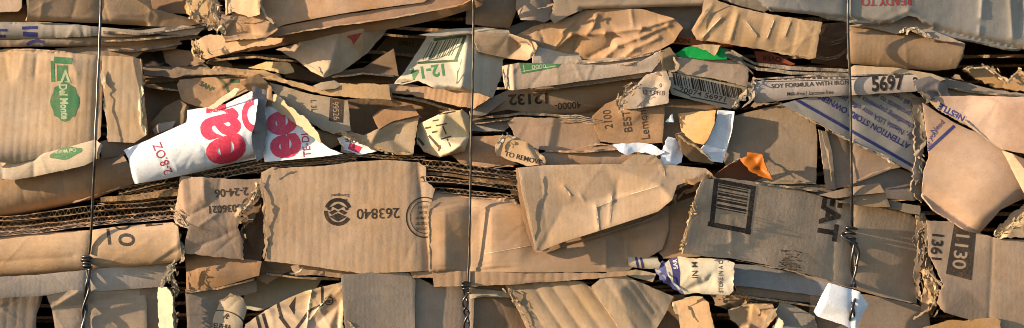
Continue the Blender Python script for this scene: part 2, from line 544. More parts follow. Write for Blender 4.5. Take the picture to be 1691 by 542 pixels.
def dec(s, loops, ink, name='printed_mark', off=0.35, step=3.2, under=None):
    pts, fs = [], []
    for lp in loops:
        q = resample([tuple(p) for p in lp], step)
        fs.append(list(range(len(pts), len(pts) + len(q)))); pts += q.tolist()
    a = np.array(pts); lo, hi = a.min(0), a.max(0)
    if (hi - lo).min() > step * 2:
        U, V = np.meshgrid(np.arange(lo[0] + step / 2, hi[0], step), np.arange(lo[1] + step / 2, hi[1], step))
        pts += np.column_stack([U.ravel() + 0.137, V.ravel() + 0.091]).tolist()
    r = delaunay_2d_cdt([Vector(p) for p in pts], [], fs, 1, 1e-4)
    uv = np.array([(p.x, p.y) for p in r[0]])
    fcs = [list(f) for f in r[2]]
    if not fcs: return None
    cc = np.array([uv[f].mean(0) for f in fcs]); ok = np.zeros(len(fcs), bool)
    for lp in loops: ok |= inside(cc[:, 0], cc[:, 1], [tuple(p) for p in lp])
    return put(s, uv, [f for f, k in zip(fcs, ok) if k], ink, name, off, under)

def rect(cx, cy, w, h, ang=0.0):
    ca, sa = math.cos(math.radians(ang)), math.sin(math.radians(ang))
    return [(cx + x * ca + y * sa, cy - x * sa + y * ca) for x, y in ((-w / 2, -h / 2), (w / 2, -h / 2), (w / 2, h / 2), (-w / 2, h / 2))]

def line(a, b, w):
    tx, ty = b[0] - a[0], b[1] - a[1]; l = math.hypot(tx, ty); nx, ny = -ty / l * w / 2, tx / l * w / 2
    return [(a[0] + nx, a[1] + ny), (b[0] + nx, b[1] + ny), (b[0] - nx, b[1] - ny), (a[0] - nx, a[1] - ny)]

def pline(pts, w):
    return [line(pts[i], pts[i + 1], w) for i in range(len(pts) - 1)]

def arc(cx, cy, rx, ry, a0, a1, w, n=20, rot=0.0):
    pts = []
    cr_, sr = math.cos(math.radians(rot)), math.sin(math.radians(rot))
    for i in range(n + 1):
        a = math.radians(a0 + (a1 - a0) * i / n); x, y = rx * math.cos(a), ry * math.sin(a)
        pts.append((x, y))
    out = []
    for i in range(n):
        (x0, y0), (x1, y1) = pts[i], pts[i + 1]
        k0, k1 = 1 - w / max(rx, ry), 1 - w / max(rx, ry)
        q = [(x0, y0), (x1, y1), (x1 * k1, y1 * k1), (x0 * k0, y0 * k0)]
        out.append([(cx + x * cr_ - y * sr, cy + x * sr + y * cr_) for x, y in q])
    return out

def bars(o, ux, uy, n, w, h, seed, fill=0.55):
    """barcode: n bars along ux (unit vector) from corner o; height along uy"""
    r = random.Random(seed); out = []; x = 0.0
    ws = [r.choice([1, 1, 1.6, 2.4]) for _ in range(2 * n)]
    k = w / sum(ws)
    for i in range(2 * n):
        if i % 2 == 0:
            a = (o[0] + ux[0] * x, o[1] + ux[1] * x); b = (o[0] + ux[0] * (x + ws[i] * k), o[1] + ux[1] * (x + ws[i] * k))
            out.append([a, b, (b[0] + uy[0] * h, b[1] + uy[1] * h), (a[0] + uy[0] * h, a[1] + uy[1] * h)])
        x += ws[i] * k
    return out

# ------------------------------------------------------------------ boards seen on edge: two liners and a fluted medium
def board(label, path, th=6.0, d=0.0, back=150.0, per=10.5, col='b08a60', group='corrugated boards seen on edge', name='corrugated_board', jag=1.5, flat=False, fl_amp=1.0):
    NSEED[0] += 7; seed = NSEED[0]; rs = np.random.RandomState(seed)
    c = resample([(p[0], p[1]) for p in path], 1.3, closed=False)
    ds = None
    if len(path[0]) > 2:
        ds = np.interp(c[:, 0], [p[0] for p in path], [p[2] for p in path])
    u = c[:, 0]; v = c[:, 1] + 0.8 * vnoise(c[:, 0], c[:, 1] * 0, 40, seed) + 0.35 * vnoise(c[:, 0], c[:, 1] * 0, 12, seed + 1)
    per = per * rs.uniform(0.8, 1.25)
    thk = th * (1 + 0.28 * vnoise(u, v * 0, 45, seed + 2))
    base = (d if ds is None else ds) + jag * vnoise(u, v * 0, 18, seed + 3)
    root = bpy.data.objects.new(name, None); COL.objects.link(root)
    p0 = P(np.array([u.mean()]), np.array([v.mean()]), np.array([np.mean(base)]))[0]
    root.location = Vector(p0); root['_w'] = tuple(float(x) for x in p0)
    tag(root, label, 'cardboard', group)
    lin = card_colour(col) * (1 + rs.uniform(-.08, .08))
    def ribbon(nm, top, bot, fr, color, bk):
        n = len(u)
        A = P(u, top, fr); B_ = P(u, bot, fr); C_ = P(u, bot, fr - bk); D_ = P(u, top, fr - bk)
        vv = np.vstack([A, B_, C_, D_]); fs = []; fm = []
        for i in range(n - 1):
            for k, (a, b) in enumerate(((0, 1), (1, 2), (2, 3), (3, 0))):
                fs.append([a * n + i, b * n + i, b * n + i + 1, a * n + i + 1]); fm.append(1 if k == 0 else 0)
        for i in (0, n - 1):
            q = [0 * n + i, 1 * n + i, 2 * n + i, 3 * n + i]
            fs.append(q[::-1] if i == 0 else q); fm.append(1)
        uvs = np.column_stack([np.tile(u, 4), np.concatenate([top, bot, bot + bk, top + bk])]) * 0.001
        link(nm, vv, fs, [M['card'], M['edge']], root, fm, uvs, False, color)
    lt = 1.1
    top = v - thk / 2; bot = v + thk / 2
    if flat:
        ribbon('liner', top, bot, base, lin * 1.05, back)
        return root
    ribbon('liner', top, top + lt, base + 0.5 * vnoise(u, u * 0, 6, seed + 5), lin * 1.1, back)
    ribbon('liner', bot - lt, bot, base + 0.5 * vnoise(u, u * 0, 6, seed + 6), lin * 1.05, back)
    ph = 2 * math.pi * (u + 2 * vnoise(u, u * 0, 30, seed + 4)) / per
    mid = v + np.clip(1.25 * np.sin(ph), -1, 1) * (thk / 2 - lt - 0.5) * fl_amp
    ribbon('fluting', mid - 0.7, mid + 0.7, base - 0.8 + 0.6 * vnoise(u, u * 0, 7, seed + 7), lin * 0.92, back)
    return root

def tube(name, pts, r, mat, parent, n=8, col=None):
    pts = [Vector(p) for p in pts]
    vs_, fs = [], []
    up = Vector((0.3, 1, 0.1)).normalized()
    for i, p in enumerate(pts):
        t = (pts[min(i + 1, len(pts) - 1)] - pts[max(i - 1, 0)]).normalized()
        a = t.cross(up)
        if a.length < 1e-3: a = t.cross(Vector((1, 0, 0)))
        a.normalize(); b = a.cross(t); up = b
        for k in range(n):
            q = 2 * math.pi * k / n
            vs_.append(p + (a * math.cos(q) + b * math.sin(q)) * r)
    for i in range(len(pts) - 1):
        for k in range(n):
            k2 = (k + 1) % n
            fs.append([i * n + k, i * n + k2, (i + 1) * n + k2, (i + 1) * n + k])
    fs.append(list(range(n))[::-1]); fs.append([(len(pts) - 1) * n + k for k in range(n)])
    return link(name, np.array([tuple(v) for v in vs_]), fs, [mat], parent, None, None, True)
# ------------------------------------------------------------------ the mass of pressed card deep inside the bale
def core():
    rs = np.random.RandomState(5)
    vv, fs, uvs, fm, nv = [], [], [], [], 0
    v0, k, skip = -190.0, 0, 0.0
    while v0 < 740:
        th = rs.uniform(3, 6)
        if v0 < -46 or v0 > 586: segs = [(-420, 2120, 2.0)]
        else:
            segs = [(-420, -66, 2.0), (1764, 2120, 2.0)]
            if v0 > skip: segs.append((-66, 1764, -rs.choice([105.0, 130.0, 160.0, 210.0]))); skip = v0 + rs.choice([6, 9, 16, 26])
        for (a0, a1, fr0) in segs:
            us = np.append(np.arange(a0, a1, 10.0), a1)
            top = v0 + 4 * vnoise(us, us * 0 + k * 3, 130, 31) + 2 * vnoise(us, us * 0 + k * 3, 45, 32)
            fr = fr0 + rs.uniform(-9, 9) + (9 if fr0 > 0 else 22) * vnoise(us, us * 0 + k * 90, 75, 33) + 4 * vnoise(us, us * 0 + k * 90, 14, 34)
            n = len(us); b0 = nv
            for a in (P(us, top, fr), P(us, top + th, fr), P(us, top + th, fr * 0 - 520), P(us, top, fr * 0 - 520)): vv.append(a); nv += n
            for i in range(n - 1):
                for q, (a, b) in enumerate(((0, 1), (1, 2), (3, 0))):
                    fs.append([b0 + a * n + i, b0 + b * n + i, b0 + b * n + i + 1, b0 + a * n + i + 1]); fm.append(1 if q == 0 else 0)
            for i in (0, n - 1):
                q = [b0 + i, b0 + n + i, b0 + 2 * n + i, b0 + 3 * n + i]
                fs.append(q[::-1] if i == 0 else q); fm.append(0)
            for q in range(4): uvs.append(np.column_stack([us, top + q * 30]) * 0.001)
        v0 += th + rs.uniform(0.6, 2.2); k += 1
    b0 = nv
    vv.append(P(np.array([-430., 2130, 2130, -430]), np.array([-200., -200, 760, 760]), np.full(4, -522.)))
    fs.append([b0, b0 + 1, b0 + 2, b0 + 3]); fm.append(0); uvs.append(np.zeros((4, 2)))
    o = link('pressed_cardboard', np.vstack(vv), fs, [M['card'], M['edge']], None, fm, np.vstack(uvs), False, card_colour('a98660'))
    tag(o, 'dark mass of pressed cardboard layers deep in the gaps of the bale', 'cardboard', None, 'stuff')
core()

T_, PK, BR, GY, PL, CR, WH = 'c29c74', 'c4a183', 'a97c52', 'a8988a', 'b9a58a', 'd9c9a4', 'f2f2f4'

# ================================================================== top left
s = S('flattened_carton', 'torn tan scrap cut off by the top left corner', '-60,-40 36,-40 36,12 30,19 6,20 -60,24', d=4, gx=.1, gz=-.2, cr=(4, 2))
s = S('flattened_carton', 'dull brown panel behind the scrap in the top left corner', '-60,10 52,8 52,40 -60,40', d=-22, col=BR, gz=.2)
s = S('flattened_carton', 'wide dull tan panel along the top left, right of the torn corner scrap', '45,-40 236,-40 252,14 300,27 338,38 300,45 240,43 170,39 100,36 44,34 48,10', d=14, gx=-.12, gz=.25, col=T_, cr=(7, 1.6), curl=[((45, 34), (240, 43), 10, -8)],
      fold=[((222, -20), (262, 26), 5, 9), ((70, 6), (66, 34), 3, 5)])
rib(s, [(47, -6), (45, 12), (47, 33)], 7, 18)
s = S('cardboard_scrap', 'small brown flap wedged at the top between dull panel and torn corrugated stub', '226,-40 330,-40 316,23 262,21 236,4', d=-18, gz=-.1, col=BR, gx=.1)
s = S('flattened_carton', 'pale squashed carton band with short blue stripes at the left edge', '-60,37 60,36 120,40 168,45 230,50 300,42 338,46 325,58 260,57 200,62 160,60 100,63 60,67 -60,68', d=6, gx=-.05, col=PL, cyl=[((-60, 52), (330, 50), 15, 11)], cr=(12, 1.6), rag=.5)
dec(s, [rect(49, 46, 26, 5, 2), rect(50, 57, 24, 8, -4), rect(3, 50, 18, 4), rect(2, 60, 16, 5)], 'blue', 'printed_stripe')
s = S('flattened_carton', 'narrow brown fold under the band with blue stripes', '-60,67 70,65 160,60 250,59 320,54 332,62 262,73 215,76 165,77 60,77 -60,79', d=-2, gx=-.1, col='a98d70', cyl=[((-60, 72), (330, 62), 10, 8)], cr=(12, 1.6))
dec(s, [pline([(44, 74), (52, 69), (62, 67), (72, 70)], 5)[i] for i in range(3)], 'blue', 'printed_stripe')
s = S('flattened_carton', 'thin crushed layer resting on the panel with the green oval emblem', '90,80 165,76 215,74 262,68 300,64 290,80 236,86 218,100 165,96 100,92', d=-12, col='97795d', gz=-.3, cr=(8, 2.5))
s = S('crumpled_paper', 'dark grey crumpled wad left of the torn corrugated stub', '226,82 262,66 274,80 280,110 250,116 228,100', d=-40, col='6b6158', facet=(14, 11), t=1.5, cat='paper', rag=1.5, mat='smooth')
s = S('cardboard_scrap', 'brown bent flap below the torn stub, dark corner scorched', '264,70 285,78 314,84 332,92 340,104 300,110 285,112 274,104 268,86', d=-26, gx=.15, col='a5805c', facet=(7, 5), rag=1.5)
rib(s, [(284, 66), (300, 62), (316, 57)], 6, -20)
s = S('flattened_carton', 'thin brown ledge above the black gap beside the emblem panel', '234,108 285,110 330,106 352,114 348,124 290,128 238,124', d=-22, gz=-.5, col='a28262', cr=(6, 2), rag=1.5)
rib(s, [(318, 110), (332, 106), (344, 112)], 9, -10, 'bfa27c')
s = S('cardboard_scrap', 'small grey brown flap beside the lower right of the emblem panel', '236,152 264,160 268,172 246,206 238,200', d=-30, gx=-.25, col='9c8160', facet=(6, 4))
s = S('cardboard_scrap', 'brown folded flap just above the white sack', '246,206 272,176 296,164 312,176 310,200 270,220 248,228', d=-20, gx=.15, facet=(8, 7), col='ab8760')
s = S('paper_scrap', 'small pinkish scrap tucked behind the white sack', '252,214 262,204 290,200 284,212 256,222', d=-8, col='c7ab98', t=1, cat='paper', gx=.1)

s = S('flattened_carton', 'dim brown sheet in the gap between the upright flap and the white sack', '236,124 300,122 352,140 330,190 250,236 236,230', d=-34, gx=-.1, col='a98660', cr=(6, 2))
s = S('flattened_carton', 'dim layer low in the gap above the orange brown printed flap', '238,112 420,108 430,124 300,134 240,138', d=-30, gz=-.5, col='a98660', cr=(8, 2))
# emblem panel
s = S('flattened_carton', 'large tan carton panel with green oval emblem behind the left wire', '-60,84 50,83 90,86 130,89 169,92 170,140 166,226 158,236 110,250 80,258 25,270 -60,264', d=16, gx=.07, gz=-.05, col='c9a57c', cr=(5, 1.2), uvrot=0, bump=[(-70, 256, 120, 30, 40)],  # unseen bulge at far left is added to shade the lower panel
      ribs=(13, .35, 4), cyl=[((20, 60), (24, 300), 150, 16)], fold=[((40, 90), (30, 128), 4, 9), ((62, 90), (58, 122), -5, 8), ((118, 92), (126, 124), 4, 7), ((8, 90), (14, 130), -4, 8), ((96, 112), (60, 126), -2, 6)],
      curl=[((-60, 82), (170, 90), 12, -9)])
em = []
for i in range(40):
    a = 2 * math.pi * i / 40
    r = 1 + .05 * math.cos(4 * a) + .06 * math.cos(8 * a)
    em.append((107 + 22 * r * math.copysign(abs(math.cos(a)) ** .75, math.cos(a)), 168 + 30 * r * math.copysign(abs(math.sin(a)) ** .75, math.sin(a))))
e_ = dec(s, [em], 'green', 'printed_emblem', .3)
txt(s, 'Del Monte', 106, 168, 13, -86, 'ltgreen', .03, .72, 'emblem_lettering', shear=.1, under=e_)
e_ = dec(s, [rect(104, 100, 30, 11, -4), rect(103, 121, 18, 26, 0), rect(87, 118, 6, 34, 2)], 'green', 'printed_block')
txt(s, 'V', 108, 126, 20, 180, 'ltgreen', .03, .9, 'block_lettering', under=e_)
s = S('cardboard_scrap', 'upright tan flap right of the left wire, torn down its left edge', '169,92 200,93 233,97 236,150 243,222 222,236 178,234 176,200 173,175 171,150 168,120', d=20, gx=.04, gz=.02, col='c9a57c', cr=(3, .8), ribs=(13, .3, 2), uvrot=0,
      curl=[((236, 100), (243, 222), 12, 3)])
rib(s, [(168, 116), (172, 145), (174, 175), (177, 205), (178, 232)], 7, 23, 'd9bd94', amp=3)
rib(s, [(234, 142), (230, 170), (233, 200), (240, 222)], 9, 24, 'd8c79c', amp=2, gx=.5)
s = S('cardboard_scrap', 'bright curled strip with a second green emblem along the foot of the panel', '-60,262 25,263 55,258 110,244 158,231 168,238 162,262 140,273 100,282 60,291 25,297 -60,292', d=36, gx=.12, gz=-.25, col='d4b790', cr=(5, 1.2), cyl=[((0, 285), (160, 250), 26, 12)], rag=1.2,
      fold=[((55, 258), (56, 290), -6, 6), ((2, 262), (4, 295), -5, 6)])
em2 = []
for i in range(30):
    a = 2 * math.pi * i / 30
    em2.append((109 + 27 * math.cos(a), 249 + 4 - (.2 * 27 * math.cos(a)) + 9 * math.sin(a) * (1 + .2 * math.cos(4 * a))))
e_ = dec(s, [em2], 'green', 'printed_emblem', .3)
txt(s, 'Del Monte', 108, 250, 6.5, 190, 'ltgreen', .01, .85, 'emblem_lettering', under=e_)
s = S('flattened_carton', 'small shadowed scrap below the upright flap, above the white sack', '164,234 180,230 220,236 244,222 246,240 206,256 168,262', d=4, gx=-.2, col='a5835f')
s = S('flattened_carton', 'rolled brown carton side below the strip with the second emblem', '-60,286 25,290 100,276 160,262 200,250 218,280 220,304 160,327 120,337 60,350 0,359 -60,362', d=-4, gx=.02, col='b48e66', cyl=[((0, 318), (210, 276), 42, 40)], cr=(9, 1.5), wob=2.5,
      fold=[((138, 300), (150, 322), 4, 6), ((150, 300), (158, 318), -3, 5)])
rib(s, [(120, 335), (160, 322), (200, 308)], 4, 4, 'c8a67c', amp=1, rag=1)

# left stack on edge
G1 = 'corrugated boards stacked on edge below the left wire side'
board('top corrugated board running under the white sack at left', [(196, 317, 10), (250, 304, 14), (300, 295, 16), (432, 267, 16)], 8.5, back=120, group=G1)
board('second corrugated board under the white sack, above the short brown board', [(200, 325, 6), (300, 304, 12), (434, 276, 14)], 8.5, back=120, group=G1)
board('short solid brown board with a square left end below the sack', [(166, 330), (230, 325), (300, 316)], 10, d=12, back=120, group=G1, flat=True, col='b58a5c')
board('fluted board directly under the short brown board', [(-60, 366), (60, 357), (150, 345), (300, 334)], 10, d=12, group=G1)
board('second fluted board under the short brown board at left', [(-60, 374), (60, 367), (150, 355), (300, 343)], 9, d=9, group=G1)
board('thin fluted board near the bottom of the left stack', [(-60, 382), (60, 375), (150, 363), (300, 351)], 8, d=14, group=G1)
board('lowest pinkish board of the left stack with a closed edge', [(-60, 390), (60, 382), (150, 370), (300, 358)], 6, d=17, group=G1, col='c09a7c', fl_amp=.6)
board('brown board filling the right end of the left stack under the sack', [(160, 340), (230, 333), (302, 325)], 6, d=-3, group=G1)

# ================================================================== lower left
s = S('flattened_carton', 'tan rolled panel with black printed zeros beside the left wire knot', '-60,392 50,386 150,380 200,373 285,367 294,375 297,400 301,425 290,433 240,438 150,448 60,457 -60,464', d=14, gx=.04, col='c9a073', cyl=[((0, 418), (290, 396), 40, 22)], cr=(6, 1.2), fold=[((0, 432), (120, 424), -5, 7), ((250, 436), (292, 404), 4, 6), ((262, 430), (296, 412), -4, 5)],
      curl=[((-60, 390), (285, 366), 10, -8)])
txt(s, '0', 209, 396, 26, -93, 'grey', .01, 1.25, 'printed_zero')
for lp in (arc(202, 371, 14, 9, 0, 180, 4, 14), [line((178, 378), (181, 404), 5)], [line((240, 371), (268, 368), 7)]):
    dec(s, lp, 'grey', 'printed_zero')
rib(s, [(290, 366), (295, 384), (297, 405), (303, 428), (296, 434)], 12, 22, 'b99c74', amp=6)
shreds(s, [(290, 366), (296, 385), (298, 408), (302, 430)], 50, 22, 6)
s = S('flattened_carton', 'smooth grey tan strip under the panel with the printed zeros', '-60,460 60,454 150,445 240,435 284,434 280,455 270,474 150,482 110,481 75,488 -60,496', d=20, gx=-.15, gz=-.12, col='c0a68a', cr=(3, .8), cyl=[((0, 478), (280, 452), 34, 8)], rag=.6)
rib(s, [(284, 436), (276, 452), (266, 472)], 14, 18, 'b5a284', amp=6)
shreds(s, [(284, 436), (278, 452), (268, 472)], 40, 20, 6, 'bda888')
s = S('flattened_carton', 'fluted tan panel cut off by the bottom left corner', '-60,488 72,486 66,505 60,520 60,580 -60,580', d=14, gx=-.2, gz=-.1, col='bfa184', ribs=(16, .3, 4), curl=[((72, 486), (60, 545), 6, -4)])
s = S('flattened_carton', 'plain greyish panel behind the twisted tail of the left wire', '76,487 110,478 150,480 236,474 242,500 244,580 97,580 86,512', d=10, gx=-.16, gz=-.05, col='c0a284', cr=(4, 1), fold=[((86, 508), (130, 482), 6, 5), ((150, 510), (200, 545), -4, 9)],
      tin='76,487,6 110,478,8 130,484,8 86,512,-2 150,500,0 240,480,0 240,570,4 100,570,4')
s = S('flattened_carton', 'narrow shaded upright strip right of the plain greyish panel', '230,474 262,472 264,580 240,580', d=-10, gx=-.3, col='a88a6c')
s = S('cardboard_scrap', 'bright pale upright strip beside the black crack at lower left', '260,475 276,473 285,490 287,580 263,580', d=24, gx=.6, col='d8c8a4', cr=(4, 2), rag=1.5)
rib(s, [(286, 446), (290, 480), (286, 510), (292, 560)], 12, -6, '968368', amp=7, gx=-.3)
shreds(s, [(288, 446), (290, 490), (288, 545)], 50, 4, 5, '9c8768')
s = S('flattened_carton', 'creased tan panel stamped with a date, right of the left stack', '297,291 345,293 400,297 432,296 430,325 415,348 398,352 394,375 402,400 402,429 360,425 302,418 310,378 295,372 287,360 292,330', d=24, gx=.05, col='c29a74', cr=(6, 1.6), wob=2.5, rag=1.2,
      fold=[((335, 293), (338, 330), 7, 9), ((312, 293), (316, 330), -4, 8), ((365, 295), (360, 325), -4, 10), ((305, 360), (345, 340), -5, 5), ((330, 372), (360, 352), 4, 5)],
      curl=[((292, 300), (288, 360), 12, -5)], tin='297,291,4 340,292,6 430,296,0 300,420,0 400,430,-14 310,375,8 390,372,-4')
txt(s, '2-24-06', 382, 318, 13, 184, 'grey', .015, .95, 'stamped_date')
txt(s, '6036021', 372, 345, 12, 184, 'grey', .02, .95, 'stamped_number')
rib(s, [(287, 352), (296, 362), (300, 372), (310, 372)], 14, 28, 'b89a74', amp=7)
rib(s, [(430, 298), (426, 318), (410, 338), (394, 348), (386, 356), (404, 362)], 16, 26, 'c4a27a', amp=9)
rib(s, [(420, 350), (408, 368), (396, 384), (402, 400)], 14, 12, '9c7d58', amp=8)
shreds(s, [(428, 300), (420, 330), (400, 348), (390, 356), (404, 364)], 60, 28, 8)
shreds(s, [(288, 350), (296, 364), (306, 372)], 25, 30, 6)
s = S('flattened_carton', 'lit brown box side under the date panel', '306,420 350,421 402,427 432,432 428,455 370,472 330,480 308,482', d=0, gx=.12, gz=-.05, col='ac8053', cr=(4, 1.5), wob=3, bump=[(350, 450, 40, 20, 8)])
s = S('flattened_carton', 'dull grey panel under the lit brown box side', '306,478 360,470 424,456 424,482 384,492 356,520 346,560 310,560', d=-14, gx=-.15, col='ae9072', cr=(4, 1.5))
s = S('cardboard_scrap', 'small dark crushed flap left of the large number panel', '402,345 432,330 438,400 430,436 404,430 398,392', d=-14, col='937252', facet=(12, 9), rag=2)
s = S('cardboard_scrap', 'brown crumpled lump under the corner of the large number panel', '418,432 470,430 500,440 470,452 440,470 424,460', d=-12, col='a07a54', facet=(8, 8), rag=1.5)
s = S('flattened_carton', 'cream coloured inner sheet in the hollow under the large number panel', '404,484 425,460 470,444 530,462 520,482 470,496 430,514 402,510', d=-34, gx=.1, gz=-.3, col='cdbd98', cr=(3, 1.5), mat='smooth')
s = S('cardboard_scrap', 'rolled cardboard label with oval script at the bottom, left of the printed sack', '362,500 380,487 402,494 408,510 402,530 397,580 343,580 352,525', d=6, gx=.12, col='cbb18c', mat='print', cyl=[((382, 490), (368, 580), 34, 16)], cr=(3, 1.5))
txt(s, 'PHILADELPHIA', 352, 537, 8.5, -8, 'black', .015, .75, 'label_lettering')
txt(s, 'ft', 374, 522, 9, -15, 'black', .03, 1, 'label_script', shear=.4)
dec(s, arc(366, 536, 40, 24, 200, 350, 3, 24, 8), 'grey', 'printed_oval')
rib(s, [(362, 498), (380, 488), (402, 494)], 7, 20, 'b79d7c', amp=3)
s = S('printed_sack', 'crumpled tan sack with bold black letter strokes at the bottom', '398,580 404,536 440,511 480,491 510,479 540,471 566,466 568,580', d=18, gx=.06, col='cba77c', mat='smooth', t=1.6, cat='sack', facet=(16, 7), cr=(8, 2.5), rag=1.2,
      fold=[((514, 478), (506, 545), 8, 3.5), ((545, 486), (510, 530), 5, 3)])
dec(s, [line((532, 470), (532, 505), 4), line((532, 503), (512, 512), 4), line((512, 512), (488, 545), 5), line((462, 522), (490, 560), 6), line((458, 500), (466, 528), 5), line((424, 522), (430, 545), 5), line((434, 518), (442, 545), 5),
        [(488, 490), (477, 506), (486, 520)]], 'black', 'printed_letter_stroke')
for pl in ([(514, 479), (509, 505), (506, 542)], [(545, 487), (528, 505), (511, 528)]):
    dec(s, pline(pl, 2.2), 'worn', 'worn_crease')
e_ = dec(s, arc(543, 497, 7.5, 7.5, 0, 360, 1.8, 24), 'black', 'registered_mark')
txt(s, 'R', 543, 497, 7.5, 75, 'black', .02, 1, 'registered_letter', under=e_)

# ================================================================== white sack with red letters
s = S('paper_sack', 'white rolled paper sack with large red letters at left', '204,248 255,226 308,202 309,182 335,178 372,172 416,150 426,165 422,200 415,225 417,245 427,262 400,267 330,284 270,296 222,304 216,285 212,262', d=34, gx=.06, col=WH, mat='paper', t=1.2, cat='sack',
      cyl=[((213, 276), (420, 210), 46, 34)], cr=(14, 1.6), wob=1.2, rag=.5, facet=(22, 2.0), curl=[((204, 248), (222, 304), 8, -5)])
txt(s, 'ea', 353, 231, 88, 104, 'red', .034, .76, 'red_lettering')
txt(s, '2-8.OZ', 268, 262, 15, 112, 'dkred', .0, .85, 'red_lettering')
for lp in ([[(341, 178), (372, 172), (374, 182), (340, 188)]], arc(421, 190, 22, 29, 95, 265, 12, 16)):
    dec(s, lp, 'red', 'red_lettering')
s = S('cardboard_scrap', 'grey torn strip splitting the white sack in two', '418,142 442,150 438,190 442,215 434,262 425,267 411,232 416,190', d=30, gx=-.2, col='9c9186', t=2, facet=(10, 6), rag=2)
s = S('paper_sack', 'right half of the red lettered white sack, flattened under brown flaps', '438,160 470,172 492,200 515,224 545,246 566,254 540,258 480,264 437,268 432,240 437,210 430,196', d=20, gx=.12, col=WH, mat='paper', t=1.2, cat='sack', cr=(12, 1.8), facet=(16, 3), gz=-.1)
txt(s, 'ee', 457, 224, 66, 99, 'red', .04, .86, 'red_lettering')
txt(s, 'TE-DI', 505, 240, 12, 96, 'dkred', .01, .95, 'red_lettering')
s = S('paper_scrap', 'small torn white scrap with red print below the dark label flap', '556,228 570,221 592,223 624,240 622,250 592,256 580,252 562,250 566,240', d=8, gx=.05, gz=-.2, col=WH, mat='paper', t=1, cat='paper', facet=(8, 3), rag=1.5)
txt(s, 'TO OPE', 588, 233, 8, 172, 'grey', .0, .9)
dec(s, [[(578, 236), (598, 243), (592, 253), (574, 246)]], 'red', 'red_block')
rib(s, [(558, 230), (566, 240), (564, 250), (582, 252)], 5, 12, 'c9a98e', amp=2)

# flaps over the sack
s = S('cardboard_scrap', 'orange brown flap with faded print left above the white sack', '292,140 297,132 330,128 405,124 432,130 412,150 375,166 345,178 318,174 300,166', d=4, gx=.10, gz=-.12, col='bd8e5c', cr=(6, 2), facet=(8, 3), rag=1)
txt(s, 'SAN*', 342, 143, 8, -28, 'dkgreen', .02, 1)
dec(s, pline([(360, 128), (372, 138), (380, 158)], 4) + pline([(372, 128), (402, 126)], 3) + pline([(380, 134), (396, 134)], 6) + pline([(382, 160), (420, 138)], 1.5), 'dkgreen', 'faded_print')
s = S('cardboard_scrap', 'thin pale lit strip slanting across the top of the white sack', '388,144 398,146 386,159 352,181 342,179 360,165', d=30, gx=.3, col='dcc8a2', t=2, cr=(2, 1), rag=1.2)
s = S('cardboard_scrap', 'brown fold where the white sack and the label flap meet', '396,136 426,122 448,142 452,172 440,176 426,166 412,152', d=14, gx=-.05, col='b0875a', facet=(8, 7), rag=1.2)
dec(s, [line((430, 138), (452, 136), 2), line((452, 136), (454, 144), 2)], 'green', 'green_tape')
s = S('flattened_carton', 'tan gray flap with a dark number label above the white sack', '444,136 470,143 510,155 575,166 579,216 552,221 530,214 505,197 480,178 455,158', d=10, gx=-.02, gz=-.1, col='b89b76', cr=(3, 1), mat='print', rag=.6)
txt(s, 'L 3L', 518, 175, 9, -86, 'grey', 0, .9)
e_ = dec(s, [[(545, 162), (568, 165), (566, 203), (543, 200)]], 'grey', 'number_label', .3)
txt(s, '99526', 555, 183, 10, -86, 'pale', 0, .85, 'label_digits', under=e_)
s = S('cardboard_scrap', 'bright yellow lit curled edge slanting down over the red lettered sack', '440,150 456,155 480,177 506,196 527,222 529,236 514,226 494,208 468,191 444,172', d=26, gx=.45, col='d6b888', t=2.5, cr=(4, 1.5), rag=1.8)
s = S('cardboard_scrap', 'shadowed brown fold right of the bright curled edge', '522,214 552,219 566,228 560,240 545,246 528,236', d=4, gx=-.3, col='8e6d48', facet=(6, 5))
s = S('flattened_carton', 'long lit board running right above the label flap', '335,112 380,113 435,116 470,130 520,144 540,137 642,139 646,165 590,163 530,156 480,141 440,129 390,123 335,124', d=20, gx=.05, gz=-.1, col='c39a68', cr=(6, 1.5), t=5, rag=1.2,
      curl=[((335, 112), (470, 130), 6, -5)])
rib(s, [(640, 140), (645, 152), (644, 166)], 8, 20, 'b99468', amp=4)
s = S('cardboard_scrap', 'small curled grey chip lying on the long lit board', '516,142 530,136 552,133 564,140 556,146 530,149', d=27, gz=-.4, col='b59d7e', cr=(2, 1), t=2)
s = S('cardboard_scrap', 'yellow lit lump in the black gap above the long board', '410,112 440,102 480,103 486,119 472,123 440,116', d=-12, gx=.3, gz=-.2, col='d0ab70', facet=(7, 6), rag=1.5)
s = S('cardboard_scrap', 'dark torn crumbs at the left end of the black gap', '340,104 356,96 378,100 384,112 360,114', d=-22, col='8e6f4c', facet=(10, 8), rag=3)

# ================================================================== top centre box
s = S('flattened_carton', 'big lit box side across the top centre', '376,-40 760,-40 700,4 668,8 600,17 545,26 470,41 455,47 450,38 400,30 385,28 374,10', d=52, gx=.02, gz=.05, col='c9986a', cr=(4, .9), wob=2.2, uvrot=90, fold=[((486, -20), (486, 10), 3, 3)])
lower = S('lower_flap', None, '453,47 470,43 545,28 600,19 668,10 682,6 740,-10 810,-40 800,-10 764,9 700,21 620,35 540,45 460,60 400,68 404,58 440,52', d=47, gx=.02, gz=.1, col='c49164', parent=s, t=5, cr=(3, .6), rag=.8)
rib(s, [(470, 57), (545, 44), (620, 34), (700, 20), (764, 8), (790, -6)], 3.5, 52, 'd2ab7c', amp=1, rag=1.2)
S('underside', None, '326,92 345,80 400,66 460,58 540,44 620,34 700,20 764,8 800,-12 796,10 735,29 690,39 640,49 600,53 540,61 480,73 430,83 385,88', d=30, gx=.0, gz=.75, col='a87a4c', parent=s, cr=(6, 1), wob=1.5)
